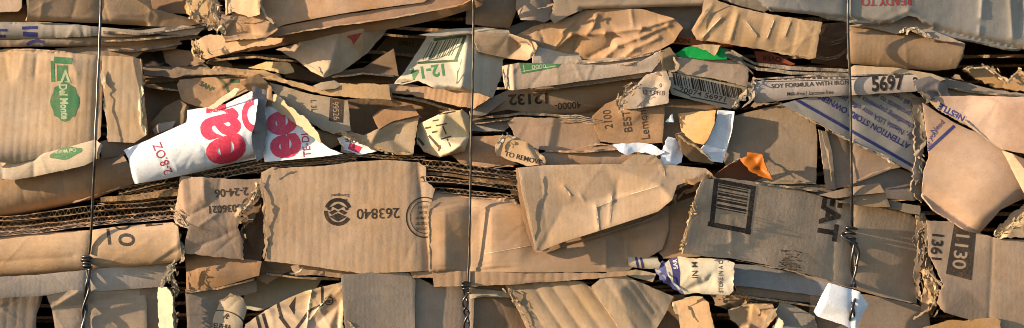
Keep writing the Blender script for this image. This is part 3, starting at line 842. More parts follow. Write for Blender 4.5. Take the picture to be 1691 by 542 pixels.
s = S('cardboard_scrap', 'bright yellow box corner at the left of the big top box', '372,-40 430,-40 430,24 412,29 386,20 372,26', d=60, gx=.35, col='d9b27c', cr=(3, 1.5), fold=[((422, -20), (428, 25), 6, 4), ((394, -20), (396, 20), -2, 5)], rag=.8)
rib(s, [(430, -20), (431, 8), (440, 26), (452, 40)], 6, 66, 'e0c69c', amp=3)
s = S('cardboard_scrap', 'crushed brown folds below the bright box corner', '366,24 400,27 446,34 460,48 440,62 372,68 362,46', d=54, gz=-.25, col='b98f64', facet=(14, 7), cr=(6, 2), rag=1.6)
rib(s, [(366, 30), (400, 34), (430, 30), (446, 38)], 5, 62, 'd8b98c', amp=3)
s = S('torn_corrugated_stub', 'torn shaggy corrugated stub hanging at the top, left of the bright corner', '300,-40 352,-40 366,20 360,52 346,44 336,32 324,36 313,30 306,14', d=42, gx=.15, col='bb9258', facet=(26, 10), rag=4, t=4)
rib(s, [(308, 0), (318, 24), (330, 33)], 12, 50, 'cfa870', amp=8)
rib(s, [(352, -10), (358, 24), (366, 48), (372, 58)], 9, 58, 'd3b07c', amp=6)
rib(s, [(344, -20), (346, 18), (342, 44)], 8, 54, 'c99e66', amp=6)
shreds(s, [(310, -6), (318, 20), (330, 32), (344, 40), (362, 52)], 60, 50, 10)
shreds(s, [(350, -10), (358, 20), (368, 52)], 40, 60, 8, 'd8bb90')
s = S('cardboard_scrap', 'torn light end of the layer under the big top box', '316,70 344,57 400,60 470,62 462,72 400,82 352,94 338,99 330,86 318,82', d=50, gx=.25, gz=.1, col='cba276', cr=(6, 1.5), rag=1.6, t=5)
rib(s, [(318, 68), (324, 80), (334, 94), (340, 98)], 14, 56, 'cfa468', amp=9)
rib(s, [(340, 86), (356, 84), (368, 81)], 4, 58, 'd6ac6c', amp=3)
shreds(s, [(318, 66), (322, 78), (332, 92), (342, 98)], 60, 56, 8, 'cda66c')
s = S('cardboard_scrap', 'pale triangular flap pointing down from under the big top box', '456,82 505,68 560,54 610,44 650,38 606,88 562,120 536,128 515,119 490,99', d=14, gz=-.02, col='bf9e78', cr=(3, 1.2), rag=.8,
      tin='462,80,-8 505,70,0 560,56,4 600,50,12 534,126,26 545,112,22 640,44,-26 600,95,-18 565,120,-6 500,104,4')
dec(s, [[(572, 60), (598, 54), (584, 74), (580, 66)]], 'rust', 'red_print')
rib(s, [(500, 104), (518, 112), (534, 126)], 5, 38, 'd6b88c', amp=2)

# ================================================================== green barcode sheet
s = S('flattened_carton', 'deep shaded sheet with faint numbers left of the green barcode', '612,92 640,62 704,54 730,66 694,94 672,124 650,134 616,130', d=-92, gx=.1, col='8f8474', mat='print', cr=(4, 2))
txt(s, '1 03860', 675, 73, 8, 175, 'black', 0, .9)
txt(s, '1061', 644, 105, 8, 80, 'black', 0, .9)
s = S('flattened_carton', 'pale torn carton sheet with green barcode and digits left of the middle wire', '650,138 668,118 690,85 706,58 772,56 834,62 880,78 868,94 832,97 830,122 813,162 795,159 760,151 720,147 690,133 665,140', d=4, col='c3b394', mat='print', cr=(3, .8), wob=1.5, rag=1.2,
      tin='650,138,6 690,85,-26 706,58,-36 690,128,14 762,145,34 772,58,6 800,56,-4 830,62,-10 813,162,4 795,158,10 740,100,2 720,140,24 870,86,-14')
ux = (math.cos(math.radians(8)), -math.sin(math.radians(8))); uy = (-.45, .89)
dec(s, bars((712, 70), ux, uy, 12, 50, 32, 4), 'dkgreen', 'printed_barcode')
dec(s, [line((716, 66), (770, 59), 5), line((768, 60), (752, 100), 5), line((690, 104), (756, 100), 4), line((684, 62), (668, 92), 5), line((690, 62), (676, 90), 3), line((698, 60), (684, 90), 4)], 'dkgreen', 'barcode_frame')
txt(s, '12-14', 706, 119, 19, 188, 'green', .03, .95, 'green_digits')
rib(s, [(762, 98), (757, 120), (752, 144)], 5, 34, 'd9c8a0', amp=2, rag=1.5)
rib(s, [(654, 136), (668, 132), (690, 132)], 7, 16, 'd9c9a6', amp=3)
rib(s, [(795, 160), (806, 156), (814, 146)], 7, 10, 'c9b79c', amp=3)
s = S('flattened_carton', 'orange brown fluted strip under the green barcode sheet', '622,140 665,137 720,146 790,154 812,162 782,180 760,177 720,167 680,157 640,152', d=16, gx=.1, gz=-.25, col='bf9060', ribs=(9, .8, 10), cr=(3, 1), rag=1.2)
rib(s, [(626, 142), (640, 154), (650, 166), (664, 172)], 8, 8, '8a6b48', amp=6)
s = S('cardboard_scrap', 'brown top of a small crushed box below the long lit board', '615,192 628,181 680,173 692,190 650,200 638,206 626,214', d=6, gz=-.7, gx=.1, col='a97c50', cr=(3, 1))
s = S('cardboard_scrap', 'tan side of the small crushed box with a lit torn foot', '545,216 560,210 600,224 626,212 645,200 692,191 687,225 682,257 650,253 610,242 575,229', d=8, col='c0a078', cr=(3, 1), rag=1.2, tin='545,216,-8 600,224,4 626,212,6 690,192,-6 682,255,8 650,252,16 640,225,-2 610,242,14')
rib(s, [(562, 216), (590, 232), (612, 244), (645, 252), (680, 254)], 7, 20, 'cda574', amp=3)
shreds(s, [(562, 216), (590, 232), (612, 244), (645, 252), (680, 254)], 40, 20, 3, 'cfab7a', (3, 8))
s = S('cardboard_scrap', 'bright crumpled flap with dotted stitch print left of the middle wire', '689,206 708,197 735,184 764,182 778,192 775,226 767,250 742,256 725,260 700,251 688,234', d=10, col='d6bd90', mat='print', cr=(3, 1), rag=.8,
      tin='689,206,-18 708,199,4 735,184,16 762,183,26 778,192,-4 775,226,-6 767,249,4 743,254,24 724,230,6 725,260,-8 700,251,-16 763,240,28')
dec(s, [line((702, 212), (712, 210), 3), line((713, 219), (722, 217), 3), line((708, 224), (728, 246), 4), line((720, 208), (738, 204), 2.2), line((731, 208), (737, 222), 2.2), line((728, 230), (745, 225), 2.2), line((738, 229), (744, 242), 2.2),
        line((714, 200), (724, 198), 2), line((724, 250), (727, 240), 3), line((690, 228), (700, 240), 4), line((720, 190), (752, 184), 2)], 'grey', 'dotted_print')
s = S('flattened_carton', 'pale lilac strip just right of the middle wire, under the brown fluted strip', '774,200 840,194 844,208 832,217 774,217', d=-24, gz=-.2, col='b9b0ac', t=2)
s = S('flattened_carton', 'lit brown box corner behind the middle wire at mid height', '746,256 775,226 834,224 824,250 856,272 800,276 762,272', d=2, gx=.08, col='b98c62', cr=(3, 1.2), rag=1)
rib(s, [(790, 274), (820, 276), (850, 274)], 7, 10, 'c6966a', amp=4)

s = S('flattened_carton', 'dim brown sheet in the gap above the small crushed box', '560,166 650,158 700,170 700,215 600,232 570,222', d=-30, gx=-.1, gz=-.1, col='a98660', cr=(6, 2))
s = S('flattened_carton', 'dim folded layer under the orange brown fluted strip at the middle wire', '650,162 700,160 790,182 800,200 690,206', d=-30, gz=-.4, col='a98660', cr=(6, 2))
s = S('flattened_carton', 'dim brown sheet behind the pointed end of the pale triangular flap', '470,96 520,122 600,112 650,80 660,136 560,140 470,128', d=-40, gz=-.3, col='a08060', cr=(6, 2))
# ================================================================== top centre right
s = S('flattened_carton', 'brown pillow shaped carton right of the top of the middle wire', '770,-40 852,-40 852,20 842,46 815,45 790,42 770,40', d=10, gx=-.1, gz=.1, col='b69068', cyl=[((770, 10), (850, 4), 46, 16)], cr=(5, 1.5))
s = S('flattened_carton', 'thin pale sheet edge above the green barcode sheet', '690,58 740,48 800,45 840,50 842,54 780,56 720,60', d=20, gz=-.3, col='b6a284', t=2)
s = S('cardboard_scrap', 'rolled carton end with a torn lit tip near the top centre', '850,-40 908,-40 916,8 913,30 900,37 885,34 860,33 852,15', d=24, gx=-.15, col='b8987a', cyl=[((880, -40), (884, 40), 36, 22)], cr=(3, 1))
rib(s, [(888, 14), (902, 12), (914, 8), (914, 18)], 9, 44, 'd0a878', amp=4)
s = S('flattened_carton', 'long dull tan sheet along the top right of the rolled end', '904,-40 1196,-40 1178,10 1080,12 1000,14 962,16 940,26 915,39 907,30 916,10', d=26, gz=.1, gx=-.02, col='b59b80', cr=(3, 1), curl=[((960, 16), (1178, 10), 8, -5)])
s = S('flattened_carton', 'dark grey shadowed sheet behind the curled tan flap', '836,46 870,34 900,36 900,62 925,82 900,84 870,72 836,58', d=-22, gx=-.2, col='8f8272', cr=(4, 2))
s = S('flattened_carton', 'warm brown carton with sunlit creases below the long top sheet', '846,62 880,43 940,29 962,18 1000,13 1060,15 1112,30 1128,46 1112,70 1086,84 1040,95 1000,101 960,97 920,87 880,82 852,74', d=18, gx=.06, gz=-.06, col='be9264', cr=(10, 2.2), facet=(18, 3), wob=2, rag=.5, fold=[((985, 26), (980, 44), 9, 4.5), ((980, 44), (970, 56), 9, 4.5), ((1042, 18), (1046, 44), 6, 3.2), ((918, 80), (944, 58), 16, 4.5), ((944, 58), (1000, 55), 16, 4.5), ((1000, 55), (1060, 47), 16, 4.5), ((1060, 47), (1114, 31), 16, 4.5), ((1000, 94), (1020, 76), 12, 4.5), ((1020, 76), (1056, 62), 12, 4.5), ((1056, 62), (1104, 42), 12, 4.5), ((1032, 94), (1046, 82), 10, 4.5), ((1046, 82), (1088, 62), 10, 4.5), ((1014, 56), (1006, 76), -9, 4.5), ((1006, 76), (974, 94), -9, 4.5), ((950, 34), (930, 54), 7, 3.2), ((1064, 50), (1052, 66), -6, 3.2), ((955, 60), (948, 84), -7, 3.2), ((890, 48), (900, 74), -6, 3.2)])
s = S('cardboard_scrap', 'curled tan flap with a sunlit hollow right of the middle wire', '778,52 840,55 884,70 888,76 882,92 870,100 840,97 790,86', d=16, gz=-.05, col='c3a077', cr=(3, 1), tin='780,54,10 840,56,6 884,71,22 880,96,4 840,95,-8 800,86,0 858,74,-8')
rib(s, [(856, 70), (872, 72), (882, 82), (876, 96)], 6, 28, 'd2b288', amp=3)
s = S('cardboard_scrap', 'whitish torn flap above the green zero label', '880,76 925,86 958,92 962,102 915,108 880,104', d=22, gz=-.1, col='c6b199', cr=(3, 1), rag=1.2, gx=-.05)
s = S('cardboard_scrap', 'thin layered carton edges stacked right of the green zero label', '940,100 975,99 1040,92 1086,77 1094,84 1062,100 1000,110 940,112', d=26, gz=-.4, col='b79a7c', cr=(8, 2), rag=1.5)
s = S('cardboard_offcut', 'pale folded strip with a green label of zeros right of the middle wire', '829,110 856,104 930,106 1000,108 1060,100 1092,84 1090,102 1076,119 1000,129 900,143 846,149 834,147 830,128', d=34, gx=-.01, gz=.06, col='cdb095', cr=(6, 1.4), rag=.8, tin='829,110,-4 845,106,6 834,147,0 848,148,8 1090,90,0 1080,118,2 940,106,6 940,138,8', fold=[((846, 106), (848, 149), 5, 4)])
e_ = dec(s, [[(857, 104), (926, 105), (922, 111), (862, 122)]], 'green', 'green_label', .3)
txt(s, '0000', 890, 110, 6.5, 5, 'ltgreen', .02, 1.3, 'label_zeros', under=e_)
dec(s, [line((863, 118), (918, 109), 1.2), line((864, 107), (866, 119), 1.2)], 'ltgreen', 'label_border', under=e_)
rib(s, [(831, 114), (836, 130), (838, 146)], 9, 40, 'dccbb2', amp=3, rag=1.5)
S('lower_fold', None, '900,140 1000,128 1076,117 1092,102 1094,116 1080,126 1000,136 920,148', d=24, gz=.3, col='b59c84', parent=s, cr=(5, 1.5), rag=1.2)
s = S('flattened_carton', 'grey brown rolled panel with upside down printed code 40000-12132', '798,170 840,149 900,143 1000,130 1080,118 1094,126 1082,152 1040,162 1012,182 980,193 900,192 840,181 804,188', d=-6, gx=-.02, gz=.15, col='a88a6a', cyl=[((800, 176), (1080, 132), 36, 18)], cr=(4, 1.2))
txt(s, '12132', 872, 164, 17, 183, 'black', .03, 1.15, 'printed_code')
txt(s, '40000-', 938, 175, 11, 184, 'black', .015, 1.0, 'printed_code')
s = S('cardboard_scrap', 'grey brown ribbon leading from the middle wire up to the pale strip', '776,184 812,161 842,147 866,150 832,168 802,190 778,196', d=6, gx=-.15, gz=-.2, col='a58c74', cr=(3, 1.5))
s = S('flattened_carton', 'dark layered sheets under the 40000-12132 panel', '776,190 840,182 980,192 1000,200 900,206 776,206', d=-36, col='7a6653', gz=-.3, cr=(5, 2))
# tear tab box
s = S('flattened_carton', 'brown box front left of the lemon carton', '838,203 850,193 920,195 980,198 984,212 992,238 960,249 900,249 878,243 850,227 846,215', d=10, gx=-.02, gz=.05, col='b48c66', cr=(4, 1), rag=.8, wob=2.5)
for k in range(4):
    rib(s, [(922, 192 + 3.2 * k), (950, 190 + 3.2 * k), (982, 196 + 3.2 * k)], 2.4, 20 - 2 * k, 'cdb492', name='frayed_ply', amp=1.5, rag=1)
s = S('cardboard_scrap', 'small lit tab lettered TO REMOVE at centre', '817,241 827,226 850,225 880,240 892,256 900,272 870,274 840,264 820,257', d=34, gx=.12, gz=-.02, col='c69a62', cr=(2, .6), rag=1, curl=[((880, 240), (900, 272), 12, -8)])
txt(s, 'TO REMOVE', 864, 261, 8, -14, 'black', .01, 1)
rib(s, [(820, 248), (828, 228), (848, 226)], 8, 38, 'dccab4', amp=3)
shreds(s, [(818, 250), (828, 228), (850, 226)], 25, 40, 4, 'd9c8b0', (3, 8))
rib(s, [(884, 248), (892, 258), (900, 270)], 10, 36, 'd0ab74', amp=5)
s = S('flattened_carton', 'low brown roll under the lemon carton, above the big flap', '890,252 960,246 985,239 1020,239 1092,251 1098,270 1000,276 892,278', d=14, gz=-.1, col='b28863', cyl=[((890, 262), (1098, 258), 18, 10)], cr=(5, 1.2), rag=1.2)
rib(s, [(950, 246), (985, 238), (1012, 240)], 6, 24, 'cfa67c', amp=3)
# lemon carton
s = S('flattened_carton', 'orange brown carton lettered BEST and Lemon', '978,192 1000,172 1022,163 1088,158 1098,175 1094,236 1040,240 992,234 982,212', d=16, gx=.02, col='b68756', cr=(4, 1.2), wob=3, bump=[(1045, 185, 30, 16, 8)])
txt(s, '2100', 1003, 197, 13, 97, 'grey', .0, .85)
txt(s, 'BEST', 1035, 200, 13, 97, 'grey', .005, .95)
txt(s, 'Lemon', 1063, 206, 14, 97, 'grey', .0, .9)
s = S('cardboard_scrap', 'torn greyish label end stamped 12-13 FEB above the lemon carton', '1020,162 1050,141 1068,124 1100,118 1108,135 1103,170 1040,181 1022,179', d=34, gx=.08, gz=.02, col='c5ab90', mat='print', cr=(4, 1.5), facet=(8, 5), rag=1.6)
txt(s, '12-13 FEB', 1080, 153, 7.5, -3, 'grey', 0, .85)
txt(s, '0', 1091, 141, 6.5, 0, 'grey', 0, 1)
rib(s, [(1060, 140), (1040, 148), (1024, 166), (1022, 178)], 15, 40, 'cba67a', amp=8)
shreds(s, [(1062, 138), (1040, 148), (1024, 166), (1022, 178)], 70, 42, 8, 'cba980')
rib(s, [(1082, 122), (1098, 120), (1104, 132)], 8, 38, 'b99c7e', amp=5)
s = S('flattened_carton', 'brown panel between the lemon carton and the white board', '1088,162 1192,168 1190,200 1164,264 1110,252 1092,236', d=-8, gx=-.1, col='a98560', cr=(4, 1.2))
s = S('paper_scrap', 'tiny white torn triangle right of the lemon lettering', '1097,202 1110,188 1113,202', d=18, col=WH, mat='paper', t=1, cat='paper', rag=1)
s = S('cardboard_scrap', 'orange square flap standing in for a sunlit patch, left of the white board', '1119,188 1150,184 1182,182 1180,205 1164,240 1140,233 1125,216', d=22, gx=.32, col='cc9a5a', cr=(2, .8), rag=1)  # lighter orange piece takes the place of a sun patch on the panel
s = S('white_cardboard', 'white board strip standing left of the tan panel, right of centre', '1186,182 1213,184 1209,215 1194,269 1176,267 1153,251 1165,238 1181,206', d=18, gx=-.34, col='e4e6ec', mat='paper', t=2.5, cr=(1, .6), wob=1, tin='1186,182,0 1213,184,16 1197,190,1 1209,214,14 1202,216,1 1194,269,0 1160,250,-4 1190,215,0')
s = S('white_scrap', 'crumpled white paper scrap left of the white board', '1103,226 1116,229 1128,250 1126,269 1110,277 1089,275 1092,250', d=30, gx=-.22, col='e4e6ec', mat='paper', t=1.2, cat='paper', facet=(12, 6), rag=1.5)
s = S('white_scrap', 'thin white torn strip under the lemon carton', '1011,239 1050,235 1076,239 1098,251 1084,257 1050,250 1036,256 1024,251', d=32, col='e4e6ec', mat='paper', t=1.2, cat='paper', facet=(7, 4), rag=1.5, gz=-.2)
s = S('cardboard_scrap', 'dark rolled flap with a lit lip between the two white pieces', '1115,222 1126,219 1150,239 1174,262 1180,271 1140,266 1126,252', d=32, gx=-.2, gz=.35, col='a78258', cr=(3, 1), facet=(7, 4))
rib(s, [(1117, 222), (1130, 232), (1150, 244), (1172, 262)], 6, 42, 'd0ab76', amp=3)
s = S('cardboard_scrap', 'small crumpled brown lumps above the big flap', '1026,270 1050,256 1080,256 1094,266 1092,278 1030,280', d=36, col='b0926e', facet=(9, 7), rag=1.5)

# ================================================================== top right
s = S('flattened_carton', 'brown twisted folds left of the creased tan panel at top', '1060,18 1110,30 1140,38 1150,60 1132,68 1100,60 1090,50', d=-6, gz=-.1, col='a88662', facet=(10, 7), cr=(6, 2))
s = S('flattened_carton', 'dull brown sheet under the long top sheet right of the sunlit creases', '1060,10 1180,8 1176,50 1140,44 1100,36', d=-14, gx=-.05, gz=-.1, col='a58b6e', cr=(4, 1.2))
s = S('flattened_carton', 'tan panel with upright creases and a straight right edge near the top', '1168,-40 1186,2 1222,13 1262,21 1310,30 1358,37 1353,60 1347,95 1336,98 1290,89 1240,79 1200,73 1150,66 1142,50 1160,18', d=36, gx=.04, gz=.12, col='bd9a72', cr=(6, 1.2), ribs=(28, .8, 14), cyl=[((1150, 40), (1350, 66), 46, 18)], rag=1.1,
      fold=[((1190, 30), (1160, 62), 6, 4), ((1232, 36), (1250, 60), 5, 4), ((1218, 24), (1206, 66), 6, 4), ((1176, 8), (1152, 44), 5, 5), ((1278, 34), (1266, 64), 4, 5), ((1305, 36), (1296, 60), 4, 5)])
rib(s, [(1178, 2), (1164, 24), (1148, 44)], 5, 42, 'cfae86', amp=3)
for pl in ([(1232, 36), (1240, 46), (1250, 60)], [(1190, 30), (1176, 44), (1160, 62)], [(1278, 34), (1266, 64)], [(1305, 36), (1296, 60)]):
    dec(s, pline(pl, 1.8), 'worn', 'worn_crease')
rib(s, [(1270, 82), (1310, 90), (1345, 96)], 7, 32, 'cba474', amp=4)
s = S('cardboard_scrap', 'grey brown torn bits at the very top left of the red lettered panel', '1186,-40 1290,-40 1280,10 1262,20 1222,10 1192,0', d=18, gx=-.05, col='a18e78', cr=(5, 2))
rib(s, [(1250, -6), (1262, 8), (1276, 16)], 6, 40, 'd0b48c', amp=4)
s = S('flattened_carton', 'large smooth grey carton panel with upside down red lettering, top right corner', '1262,-40 1760,-40 1760,72 1690,82 1660,80 1620,70 1560,60 1532,46 1515,29 1500,26 1470,39 1420,38 1380,31 1330,23 1274,18 1252,0', d=44, gx=-.14, gz=.02, col='b0a291', mat='smooth', cr=(3, .8), wob=3, rag=.5, fold=[((1622, 0), (1620, 28), 7, 4), ((1618, 44), (1617, 56), 4, 3), ((1668, 0), (1672, 60), 6, 5), ((1690, -10), (1684, 50), -5, 6), ((1456, 36), (1500, 18), 5, 8), ((1500, 18), (1540, 40), 6, 9)],
      curl=[((1274, 18), (1470, 40), 8, -6), ((1530, 46), (1690, 82), 12, -10)])
txt(s, 'READY TO', 1464, 3, 13, 181, 'rust', .015, .95, 'red_lettering')
s = S('flattened_carton', 'brown tube shaped carton behind the right wire below the grey panel', '1402,44 1430,39 1480,54 1505,45 1532,60 1560,66 1594,72 1591,86 1578,113 1550,117 1500,114 1400,105', d=22, gx=-.04, col='b08a60', cyl=[((1400, 74), (1590, 90), 36, 28)], cr=(4, 1.2), rag=.9)
S('upper_lip', None, '1400,42 1460,36 1500,26 1520,32 1540,50 1594,72 1560,68 1530,62 1505,50 1480,56 1440,46', d=34, gz=-.5, col='b79e84', parent=s, t=2.5, cr=(4, 1.5))
rib(s, [(1486, 52), (1500, 48), (1512, 46), (1530, 60)], 7, 44, 'd6bc98', amp=4)
shreds(s, [(1486, 54), (1500, 48), (1514, 46), (1532, 60)], 30, 44, 4, 'd6bf9c', (3, 8))
rib(s, [(1594, 74), (1590, 90), (1580, 112)], 4, 22, 'c4a074', amp=2)
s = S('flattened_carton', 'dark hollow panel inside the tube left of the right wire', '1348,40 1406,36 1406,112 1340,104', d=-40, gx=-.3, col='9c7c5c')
board('curved fluted inner edge inside the hollow left of the right wire', [(1352, 62, 0), (1372, 72, -4), (1388, 68, 2), (1402, 52, 8)], 6, back=60, col='a58560', group='curved inner edges of the open tube')
board('lower curved fluted edge inside the hollow left of the right wire', [(1343, 94, 8), (1364, 98, 2), (1384, 93, 4), (1402, 78, 10)], 6, back=60, col='a58560', group='curved inner edges of the open tube')
s = S('cardboard_scrap', 'torn fluted board with a lit edge below the black gap at right', '1588,114 1630,110 1646,124 1664,134 1680,118 1696,126 1760,130 1760,156 1690,152 1640,143 1610,128', d=10, gz=-.3, gx=.05, col='b8894e', rag=2.2, cr=(4, 2), t=4)
rib(s, [(1592, 113), (1630, 110), (1648, 124), (1664, 134), (1682, 116), (1700, 128)], 7, 20, 'd2b084', amp=4)
shreds(s, [(1592, 113), (1630, 110), (1648, 124), (1664, 134), (1682, 116), (1700, 128)], 60, 20, 5, 'cfae82')
G2 = 'thin boards bending down to the right wire'
board('upper thin grey board bending right towards the right wire', [(1150, 72, -20), (1210, 86, 4), (1245, 105, 14), (1300, 112, 16), (1400, 116, 14)], 5.5, back=90, col='9a8874', group=G2, flat=True)
board('lower thin grey board bending right towards the right wire', [(1160, 84, -20), (1212, 96, 6), (1250, 114, 18), (1310, 120, 20), (1405, 123, 18)], 5, back=90, col='a3907a', group=G2, flat=True)
s = S('cardboard_offcut', 'light tan board edge starting at the right wire above the big digits', '1402,113 1410,108 1480,112 1540,122 1562,131 1545,136 1480,126 1404,125', d=28, gz=-.35, gx=-.05, col='c0a078', t=4, cr=(2, .8))
s = S('flattened_carton', 'dull board sloping away right of the crushed grey end', '1528,124 1560,128 1640,148 1700,156 1760,160 1760,168 1640,164 1560,158 1536,140', d=10, gz=-.3, col='9e866a', cr=(6, 1.5), rag=1)
rib(s, [(1572, 128), (1580, 126), (1592, 134)], 9, 26, 'b59a7a', amp=5)
s = S('printed_scrap', 'orange strip with dark letters above the green scrap', '1096,58 1140,63 1210,70 1210,78 1150,76 1098,71', d=0, gz=.1, col='c4683a', mat='print', t=2, cr=(2, 1))
txt(s, 'NOD', 1125, 67, 7, 175, 'black', .02, 1.2)
txt(s, 'INIMO', 1172, 71, 4, 172, 'black', .02, 1.5)
s = S('printed_scrap', 'dusky red flap with upside down letters in the gap under the creased panel', '1246,84 1272,86 1314,106 1290,112 1250,104', d=-24, gx=.05, col='a8553c', mat='print', t=2, cr=(2, 1))
txt(s, 'OVER', 1274, 97, 8, 173, 'black', .02, 1.1)
s = S('green_scrap', 'bright green torn scrap on top of the small barcode box', '1112,90 1130,79 1150,74 1162,80 1180,91 1190,78 1196,82 1201,98 1160,99 1130,95', d=24, gz=-.2, gx=.03, col='1f8a42', mat='print', t=1.5, cat='paper', cr=(2, 1), rag=.9)
s = S('cardboard_scrap', 'small tan torn tip lying over the green scrap', '1140,76 1160,73 1190,75 1186,84 1180,92 1166,84 1152,78', d=32, gx=.05, gz=-.1, col='c9a87c', t=2, rag=1.2)
s = S('cardboard_scrap', 'grey edges of sheets right of the green scrap', '1190,84 1216,86 1228,100 1200,102', d=6, col='9b8a76', gz=-.3, cr=(4, 2))
s = S('flattened_carton', 'tan sloping top of the small barcode box', '1104,96 1140,95 1222,100 1237,118 1234,143 1180,130 1120,121 1110,112', d=26, gz=-.25, gx=-.04, col='b89a7c', cr=(3, 1), rag=.8, wob=2.5)
front = S('barcode_front', None, '1104,119 1150,126 1234,144 1227,162 1206,180 1150,167 1110,157 1102,141', d=16, gz=.25, gx=-.05, col='bdae98', mat='print', parent=s, cr=(2, .8))
dec(front, bars((1110, 121), (.977, .215), (.2, .98), 30, 118, 20, 9), 'black', 'printed_barcode', under=front.o)
txt(front, '70074 56971', 1160, 156, 8, -13, 'grey', .01, 1.35, 'barcode_digits', under=front.o)
dec(front, [line((1112, 146), (1140, 158), 2), line((1140, 160), (1200, 172), 2)], 'grey', 'barcode_digits', under=front.o)
s = S('cardboard_scrap', 'knotted brown end left of the small barcode box', '1088,86 1106,78 1120,95 1114,119 1094,117', d=30, gx=-.15, col='a3845e', facet=(9, 7), rag=1.5)
rib(s, [(1112, 94), (1120, 106), (1116, 118)], 7, 38, 'c9ab80', amp=4)
# formula strip
s = S('cardboard_offcut', 'long pale strip with black lettering and big digits across the right wire', '1238,138 1260,133 1340,128 1420,128 1512,123 1526,136 1512,151 1420,157 1330,161 1250,171 1238,162', d=40, gx=-.02, gz=.05, col='bfa995', mat='print', cyl=[((1238, 152), (1520, 138), 22, 10)], cr=(3, .8), rag=.8)
txt(s, 'SOY FORMULA WITH IRON', 1338, 139, 7, 3, 'grey', .012, 1.05)
txt(s, 'Milk-free | Lactose-free', 1338, 153.5, 6, 2.5, 'grey', .008, .95)
dec(s, [line((1262, 135), (1412, 131), 1.2)] + [rect(1268 + 9.5 * i, 130.5 - .22 * i, 5 + (i * 7 % 4), 4) for i in range(14)], 'grey', 'cut_off_lettering')
txt(s, '5697', 1466, 137, 23, 4, 'black', .035, .80, 'printed_digits')
txt(s, '2', 1512, 134, 13, 10, 'black', .025, .95, 'printed_digits')
rib(s, [(1244, 134), (1238, 150), (1222, 164), (1210, 178)], 15, 44, 'b9a084', amp=9)
rib(s, [(1246, 150), (1240, 164), (1226, 178)], 8, 50, 'c8b094', amp=5)
shreds(s, [(1246, 136), (1240, 152), (1224, 166), (1210, 178)], 80, 48, 8, 'bfa78a')
s = S('cardboard_scrap', 'crushed mauve grey end beside the big digits', '1508,134 1536,126 1562,139 1570,160 1530,166 1516,152', d=38, gx=-.1, col='9a8a80', facet=(10, 6), rag=1.4)
rib(s, [(1516, 146), (1526, 156), (1534, 162), (1528, 172)], 9, 44, '8a785f', amp=6)
# attention panel
s = S('flattened_carton', 'grey panel with upside down blue text lines behind the right wire', '1288,172 1340,160 1420,154 1500,150 1524,165 1514,200 1512,288 1480,270 1440,248 1400,230 1350,202', d=24, gx=-.16, gz=.02, col='b0a395', mat='print', cr=(3, .8), rag=.8, wob=1.5)
dec(s, pline([(1312, 163), (1400, 213), (1460, 247), (1512, 277)], 5), 'blue', 'blue_rule')
dirx, diry = math.cos(math.radians(150)), -math.sin(math.radians(150))
px_, py_ = 0.5, -0.866
for i, (tt, hh, bb) in enumerate((('ATTENTION STORE OWNERS - ', 9.5, .02), ('ually, Nestlé USA may offer promotional', 9, .0), ('merchandising payments to customers, in', 9, 0), ('pkin products to all retail customers', 9, 0), ('by all retailers specific terms', 9, 0), ('rated upon request', 9, 0))):
    o0 = 11 + 15.5 * i
    cx = 1418 + px_ * o0; cy = 214 + py_ * o0 - 6
    txt(s, tt, cx, cy, hh, 150.5, 'blue', bb + .012, .92 if i else .95, 'blue_lettering')
rib(s, [(1292, 172), (1316, 186), (1340, 199), (1362, 210)], 5, 28, 'cdb696', amp=2.5, rag=2.2)
shreds(s, [(1292, 172), (1340, 199), (1400, 230), (1478, 270)], 50, 28, 3, 'cdb493', (3, 7), 3)
rib(s, [(1362, 210), (1384, 222), (1400, 230), (1440, 250), (1478, 270)], 5, 24, 'c4aa88', amp=2, rag=2)
s = S('flattened_carton', 'flat tan panel left of the dark upright slit, right of the white board', '1196,196 1240,184 1292,172 1346,198 1350,230 1348,304 1270,304 1205,290 1194,262', d=2, gx=.0, col='ab9074', cr=(3, .8), wob=1.6)
rib(s, [(1240, 176), (1262, 170), (1290, 172)], 10, 8, '9d866c', amp=5)
s = S('cardboard_offcut', 'narrow upright strip with torn lit edge beside the dark slit', '1352,214 1366,218 1374,250 1380,313 1364,313 1358,262', d=8, gx=-.1, col='a78d70', cr=(2, .8))
rib(s, [(1356, 216), (1362, 240), (1368, 262), (1374, 300)], 6, 13, 'cbb090', amp=4)
s = S('flattened_carton', 'brown panel under the blue text lines, left part behind the right wire', '1364,214 1400,230 1450,254 1488,276 1470,280 1414,302 1374,314', d=0, gx=-.06, col='a58668', cr=(3, 1))
rib(s, [(1412, 300), (1440, 286), (1472, 276)], 4, 4, 'b89a78', amp=2)
s = S('flattened_carton', 'dull grey brown panel right of the right wire under the blue text', '1408,302 1440,284 1472,273 1510,288 1510,332 1450,326', d=-12, gx=-.12, col='968372', cr=(3, 1))
s = S('cardboard_scrap', 'dark crushed seam running down right of the blue text panel', '1506,164 1530,160 1536,190 1530,230 1522,262 1534,300 1522,336 1504,316 1512,262', d=14, gx=-.25, col='8b7d6c', facet=(18, 8), rag=2.4)
rib(s, [(1516, 262), (1520, 284), (1512, 306)], 8, 20, 'a89678', amp=5)
shreds(s, [(1518, 170), (1526, 200), (1520, 250), (1520, 300)], 70, 18, 7, '9a8870')
s = S('flattened_carton', 'large bulging lit panel with a blue rule below the right edge flap', '1524,170 1545,184 1580,205 1620,222 1656,247 1690,262 1760,300 1760,330 1690,328 1652,347 1616,387 1590,377 1542,347 1522,322 1526,282 1534,258', d=26, col='c9a07c', mat='smooth', cr=(2, .6), wob=1.2, rag=.5, tsoft=12,
      gx=-.02, bump=[(1655, 300, 85, 75, 18), (1560, 330, 40, 40, -4)], curl=[((1522, 320), (1616, 386), 26, -12), ((1616, 386), (1690, 328), 22, -10)])
dec(s, [line((1528, 252), (1576, 208), 5)], 'blue', 'blue_rule')
